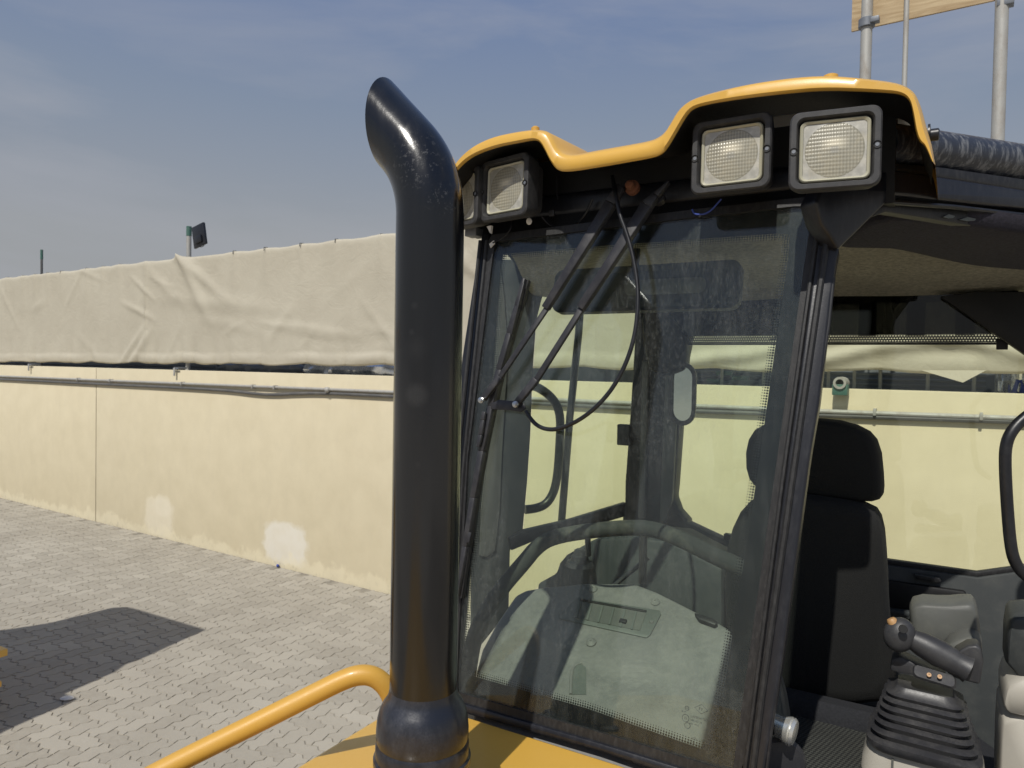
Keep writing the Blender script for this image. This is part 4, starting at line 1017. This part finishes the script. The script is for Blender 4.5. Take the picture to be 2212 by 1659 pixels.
# ---- dash
d0 = W(-.7, 1.60, -.86); d1 = onv(1370, 1257, 2.02); dv = (d1-d0); dv -= EU*dv.dot(EU)
DSN = EU.cross(dv).normalized()
if DSN.z < 0: DSN = -DSN
def onda(px, py, off=0.0): return hit(px, py, d0+DSN*off, DSN)
dp = [(1020, 1560), (1027, 1448), (1040, 1400), (1070, 1345), (1112, 1284), (1135, 1272), (1170, 1266), (1264, 1257), (1370, 1257), (1420, 1276), (1490, 1311), (1560, 1346), (1583, 1360), (1568, 1402), (1549, 1468), (1518, 1590), (1500, 1690), (1300, 1690)]
dash = MB().prism([onda(x, y) for x, y in dp], -DSN*.10).build('dashboard', M['dash'], dz, bevel=.016, bseg=4)
MB().prism([onda(x, y, .004) for x, y in [(1248, 1290), (1425, 1318), (1428, 1326), (1404, 1372), (1396, 1377), (1208, 1336), (1206, 1328)]], -DSN*.004).build('vent_frame', M['trim3'], dash, bevel=.0025)
MB().prism([onda(x, y, .0055) for x, y in [(1254, 1298), (1396, 1323), (1382, 1362), (1236, 1333)]], -DSN*.001).build('vent_opening', M['pad'], dash)
for k in range(6):
    a = 1252+k*24; MB().prism([onda(a, 1299+k*4, .008), onda(a+4, 1300+k*4, .008), onda(a-6, 1334+k*5, .008), onda(a-10, 1333+k*5, .008)], -DSN*.003).build('vane', M['trim3'], dash)
MB().tube([onda(1254, 1296, .006), onda(1396, 1321, .006)], .004, 8).build('vent_rod', M['inner_black'], dash)
MB().box(onda(1346, 1342, .008), EU*.010, dv.normalized()*.006, DSN*.004).build('vent_slider', M['inner_black'], dash, bevel=.001)
for x, y, r_ in ((1281, 1273, .012), (1416, 1301, .012), (1277, 1388, .013), (1408, 1346, .006)):
    MB().lathe([(r_*1.15, -.001), (r_*1.1, .003), (r_*.6, .0075), (r_*.25, .0075), (r_*.2, .005)], onda(x, y, .001), DSN, 16, False, True).build('bolt', M['dash'], dash)
sl_ = [onda(x, y, .0015) for x, y in [(1234, 1500), (1236, 1452), (1243, 1436), (1256, 1434), (1266, 1442), (1266, 1500)]]
MB().prism(sl_, -DSN*.001).build('slot', M['trim3'], dash, bevel=0)
MB().prism([onda(x, y, .002) for x, y in [(1500, 1330), (1540, 1342), (1552, 1352), (1545, 1358), (1510, 1345)]], DSN*.014).build('grommet', M['rubber'], dash, bevel=.004)
tp_ = [(1006, 1500, 1.60), (1012, 1443, 1.63), (1024, 1375, 1.68), (1054, 1313, 1.74), (1090, 1262, 1.81), (1131, 1216, 1.88), (1160, 1180, 1.94), (1194, 1160, 1.98), (1267, 1147, 2.02), (1357, 1139, 2.04), (1411, 1142, 2.03), (1470, 1164, 1.98), (1530, 1194, 1.92), (1604, 1228, 1.84), (1650, 1255, 1.80)]
rl = MB().tube(chaikin([onv(*q) for q in tp_], 2), .0235, 18).build('dash_rail', M['trim2'], dz)
MB().tube([onv(1269, 1150, 2.02), onv(1271, 1200, 2.04)], .009, 8).build('rail_stay', M['black'], rl)
MB().tube([onv(1390, 1150, 2.03), onv(1388, 1260, 2.03)], .012, 8).build('rail_stay', M['black'], rl)
MB().tube(chaikin([onda(x, y, .001) for x, y in [(1233, 1500), (1234, 1452), (1242, 1436), (1256, 1432)]], 2), .0045, 8).build('slot_lip', M['dash'], dash)
# far console behind the dash
fc = MB().prism([onv(x, y, 2.35) for x, y in [(1207, 1218), (1222, 1200), (1275, 1170), (1300, 1163), (1360, 1160), (1450, 1170), (1560, 1230), (1560, 1480), (1160, 1480), (1160, 1262), (1200, 1240)]], EV*.25).build('far_console', M['trim'], dz, bevel=.012)
MB().lathe([(.05, 0), (.045, .015), (.032, .02), (.03, .035), (.022, .04), (.02, .055), (.012, .06)], onv(1252, 1222, 2.30), UP, 20, True, True).build('far_lever_boot', M['bellows'], fc)
MB().tube([onv(1320, 1270, 2.25), onv(1400, 1205, 2.3)], .008, 8).build('lever', M['plastic'], fc)

# ---- seat
VS = 2.33
def cushion(name, pts, v, dep, mat, par, bev, lean_=.0):
    P = chaikin([onv(x, y, v) for x, y in pts], 1, True)
    c = sum(P, V((0, 0, 0)))/len(P)
    def L(s, d): return [c+(p-c)*s+EV*(d+lean_*(p.z-c.z)) for p in P]
    return MB().loft([L(.86, -.006), L(.93, .0), L(.975, .014), L(1.0, .045), L(1.0, dep*.75), L(.95, dep*.95), L(.8, dep)], True, True, True).build(name, mat, par, ang=60)
seat = cushion('seat', [(1585, 1120), (1630, 1072), (1700, 1066), (1800, 1078), (1885, 1096), (1906, 1130), (1913, 1220), (1916, 1330), (1926, 1420), (1932, 1530), (1820, 1545), (1600, 1500), (1560, 1400), (1556, 1220)], VS, .14, M['seat'], dz, .03, -.10)
cushion('headrest', [(1606, 960), (1632, 920), (1700, 908), (1790, 905), (1868, 926), (1899, 962), (1907, 1050), (1904, 1082), (1878, 1090), (1780, 1078), (1700, 1066), (1632, 1062), (1606, 1030)], VS+.03, .12, M['seat'], seat, .03, -.10)
for pts_ in ([(1872, 1120), (1852, 1180), (1842, 1290), (1846, 1400), (1868, 1500)], [(1640, 1120), (1652, 1200), (1650, 1400)], [(1652, 1185), (1740, 1180), (1848, 1196)], [(1650, 1390), (1745, 1400), (1846, 1410)]):
    MB().tube(chaikin([onv(x, y, VS-.004-(.10*(onv(x, y, VS).z-CAMZ+.42))) for x, y in pts_], 2), .006, 8).build('seam_piping', M['seat_check'], seat)
zc0 = -.985
MB().loft([rrect(W(-.24, 2.09, zc0-.10), EU, EV, .46, .44, .08), rrect(W(-.24, 2.09, zc0-.03), EU, EV, .48, .47, .09), rrect(W(-.24, 2.09, zc0-.008), EU, EV, .46, .45, .09), rrect(W(-.24, 2.10, zc0), EU, EV, .40, .39, .09)], True, True, True).build('seat_cushion', M['seat_check'], seat, ang=50)
MB().loft([rrect(W(-.24, 2.30, zc0-.02), EU, UP, .44, .10, .03), rrect(W(-.24, 2.22, zc0-.01), EU, UP, .44, .11, .04), rrect(W(-.24, 2.19, zc0-.02), EU, UP, .40, .08, .03)], True, True, True).build('lumbar_roll', M['carpet'], seat, ang=50)
MB().box(W(-.24, 2.15, -1.17), EU*.20, EV*.22, UP*.07).build('seat_base', M['black'], seat, bevel=.01)
# silver cylinder and dark disc by the pillar
kc = ony(1680, 1568, 1.60)
cyx = (EU*.95-EV*.1-UP*.12).normalized()
cy = MB().lathe([(.024, -.10), (.024, .0), (.030, .012), (.031, .017), (.029, .019), (.031, .022), (.026, .028), (.004, .029)], kc+cyx*.01, cyx, 28, True, True).build('steering_column_cap', M['reflector'], dz)
MB().box(kc-cyx*.01+V((0, -.024, 0))*0-EV*.023, cyx*.008, EV*.003, UP*.011).build('label_patch', M['black'], cy)
MB().lathe([(.06, -.02), (.066, -.012), (.066, .01), (.058, .018), (.01, .02)], ony(1677, 1650, 1.62), (cyx*.6-EV*.8+UP*.1), 32, True, True).build('pedal_pad', M['plastic'], dz)
cushion('door_pocket', [(1640, 1400), (1668, 1440), (1690, 1490), (1703, 1570), (1705, 1700), (1600, 1700)], 2.02, .03, M['pad'], dz, .01)

# ---- right console with joystick
VC = 2.05
def cu(px, py, v=VC): return onv(px, py, v)
cc = cu(1994, 1600); cu_ = cc.dot(EU)
zt_ = cu(1994, 1600).z
con_ = MB().loft([rrect(W(cu_, VC+.02, cu(1994, 1900).z-CAMZ), EU, EV, .30, .24, .04), rrect(W(cu_, VC+.02, cu(1994, 1640).z-CAMZ), EU, EV, .262, .21, .045), rrect(W(cu_, VC+.02, cu(1994, 1602).z-CAMZ), EU, EV, .236, .19, .04)], True, True, True).build('lever_console', M['cream'], dz, ang=40)
MB().box(W(cu_-.062, VC-.088, cu(1990, 1655).z-CAMZ), EU*.0025, EV*.006, UP*.04).build('console_joint', M['pad'], con_)
zs = [cu(1994, y).z-CAMZ for y in (1612, 1602, 1592, 1586, 1574, 1568, 1556, 1550, 1540, 1534, 1524, 1518, 1508, 1502, 1494, 1488, 1478)]
wd = [.225, .245, .245, .205, .228, .188, .212, .175, .200, .168, .190, .160, .180, .150, .165, .135, .118]
bl_ = [rrect(W(cu_+.000, VC-.005, z), EU*.999+UP*-.02, EV, w_, w_*.80, w_*.19) for z, w_ in zip(zs, wd)]
js = MB().loft(bl_, True, True, True).build('joystick', M['bellows'], con_ if False else dz, ang=38, bevel=0)
pt = cu(2018, 1462, VC-.05)
MB().loft([rrect(pt, (EU-UP*.12).normalized(), (EV+UP*.8).normalized(), .092, .036, .012), rrect(pt+(-EV*.5+UP*.4)*.012, (EU-UP*.12).normalized(), (EV+UP*.8).normalized(), .084, .030, .010)], True, True, True).build('base_plate', M['plastic'], js, ang=40)
for x, y in ((2007, 1458), (2030, 1462)):
    MB().lathe([(.0055, 0), (.005, .003), (.002, .003), (.002, .001)], cu(x, y, VC-.066), (-EV+UP*.6), 10, True, True).build('screw', M['orange'], js)
ga, gb = cu(1948, 1368, VC-.03), cu(2092, 1446, VC-.03)
gd = (gb-ga)
MB().tube([ga, ga+gd*.15, ga+gd*.3, ga+gd*.55, ga+gd*.8, ga+gd*.93, gb], [.020, .024, .030, .033, .029, .030, .033], 22).build('grip', M['plastic'], js, ang=50)
MB().prism([cu(x, y, VC-.035) for x, y in [(2062, 1412), (2090, 1396), (2108, 1394), (2120, 1402), (2125, 1430), (2117, 1480), (2062, 1466), (2050, 1450)]], EV*.06).build('grip_foot', M['plastic'], js, bevel=.014, bseg=4)
MB().ball(cu(1943, 1371, VC-.04), .036, (1.0, -.1, 0), (0, .85, .1), (.12, 0, 1.15), 24).build('grip_head', M['plastic'], js)
MB().lathe([(.0105, 0), (.0095, .004)], cu(1951, 1359, VC-.083), -EV+UP*.25+EU*.1, 14, True, True).build('thumb_hole', M['inner_black'], js)
MB().lathe([(.012, -.012), (.012, .002), (.009, .007), (.003, .008)], cu(1927, 1342, VC-.045), (UP*.8-EU*.5), 14, True, True).build('button', M['orange'], js)
MB().prism([cu(x, y, VC-.02) for x, y in [(1925, 1425), (1945, 1418), (2010, 1450), (2045, 1458), (2035, 1466), (1990, 1462), (1945, 1456), (1922, 1448)]], EV*.06).build('grip_guard', M['plastic'], js, bevel=.006)
# arm pads
def pad(name, pts, v, dep, mat, par=None):
    return MB().prism(chaikin([onv(x, y, v) for x, y in pts], 2, True), EV*dep).build(name, mat, par or dz, bevel=.014, bseg=4)
ap = cushion('armrest', [(1960, 1325), (1972, 1301), (2040, 1306), (2085, 1302), (2108, 1304), (2118, 1350), (2122, 1420), (2060, 1440), (1975, 1410)], 2.42, .12, M['pad'], dz, .02)
cushion('armrest_side', [(2040, 1390), (2090, 1372), (2116, 1380), (2125, 1400), (2118, 1450), (2095, 1480), (2030, 1450)], 2.34, .10, M['pad'], ap, .02)
sc1 = cushion('side_console', [(2176, 1345), (2195, 1326), (2300, 1335), (2300, 1480), (2172, 1466)], 2.10, .16, M['trim'], dz, .02)
cushion('console_cover', [(2166, 1500), (2180, 1462), (2300, 1470), (2300, 1560), (2184, 1545), (2166, 1530)], 2.08, .20, M['cream'], sc1, .02)
cushion('console_body', [(2160, 1560), (2170, 1538), (2300, 1550), (2300, 1800), (2154, 1800)], 2.09, .22, M['cream'], sc1, .02)
# open door grab handle at right edge
dh = [(2250, 880), (2215, 900), (2185, 930), (2172, 962), (2171, 1010), (2176, 1100), (2183, 1180), (2192, 1215), (2212, 1243), (2250, 1262)]
MB().tube(chaikin([ony(x, y, 1.62) for x, y in dh], 2), .0125, 16).build('door_handle_rail', M['black'], dz)

od = ony(2268, 420, 1.62)+V((.14, 0, 0))
MB().tube(chaikin([V((od.x, od.y, od.z)), V((od.x-.03, od.y, 1.35)), V((od.x+.05, od.y-.02, 1.25)), V((od.x+.55, od.y-.12, 1.25)), V((od.x+.6, od.y-.13, 1.35)), V((od.x+.6, od.y-.13, od.z)), V((od.x+.5, od.y-.11, od.z+.12)), V((od.x+.08, od.y-.02, od.z+.12)), V((od.x, od.y, od.z))], 2), .02, 12).build('open_door_frame', M['black'], dz)
MB().box(W(US+.02, VR, (zH+ZB)/2), EU*.03, EV*.03, UP*(.5*(zH-ZB)+.10)).build('rear_corner_post', M['trim'], dz, bevel=.006)
# tan scuffs under the door header
mb = MB()
for x0, x1, y0 in ((2036, 2062, 466), (2072, 2108, 472), (2112, 2142, 476)):
    mb.prism([ond(x0, y0+3, -.008), ond((x0+x1)/2, y0-3, -.008), ond(x1, y0+1, -.008), ond(x1-4, y0+5, -.008), ond((x0+x1)/2, y0+6, -.008)], DN*.0015)
mb.build('worn_patch', M['trim3'], dz)
print('windshield top z check', uvz(onws(1066, 519)), uvz(onws(1757, 447)), 'wall h', WALL_H, 'tarp', ZT)
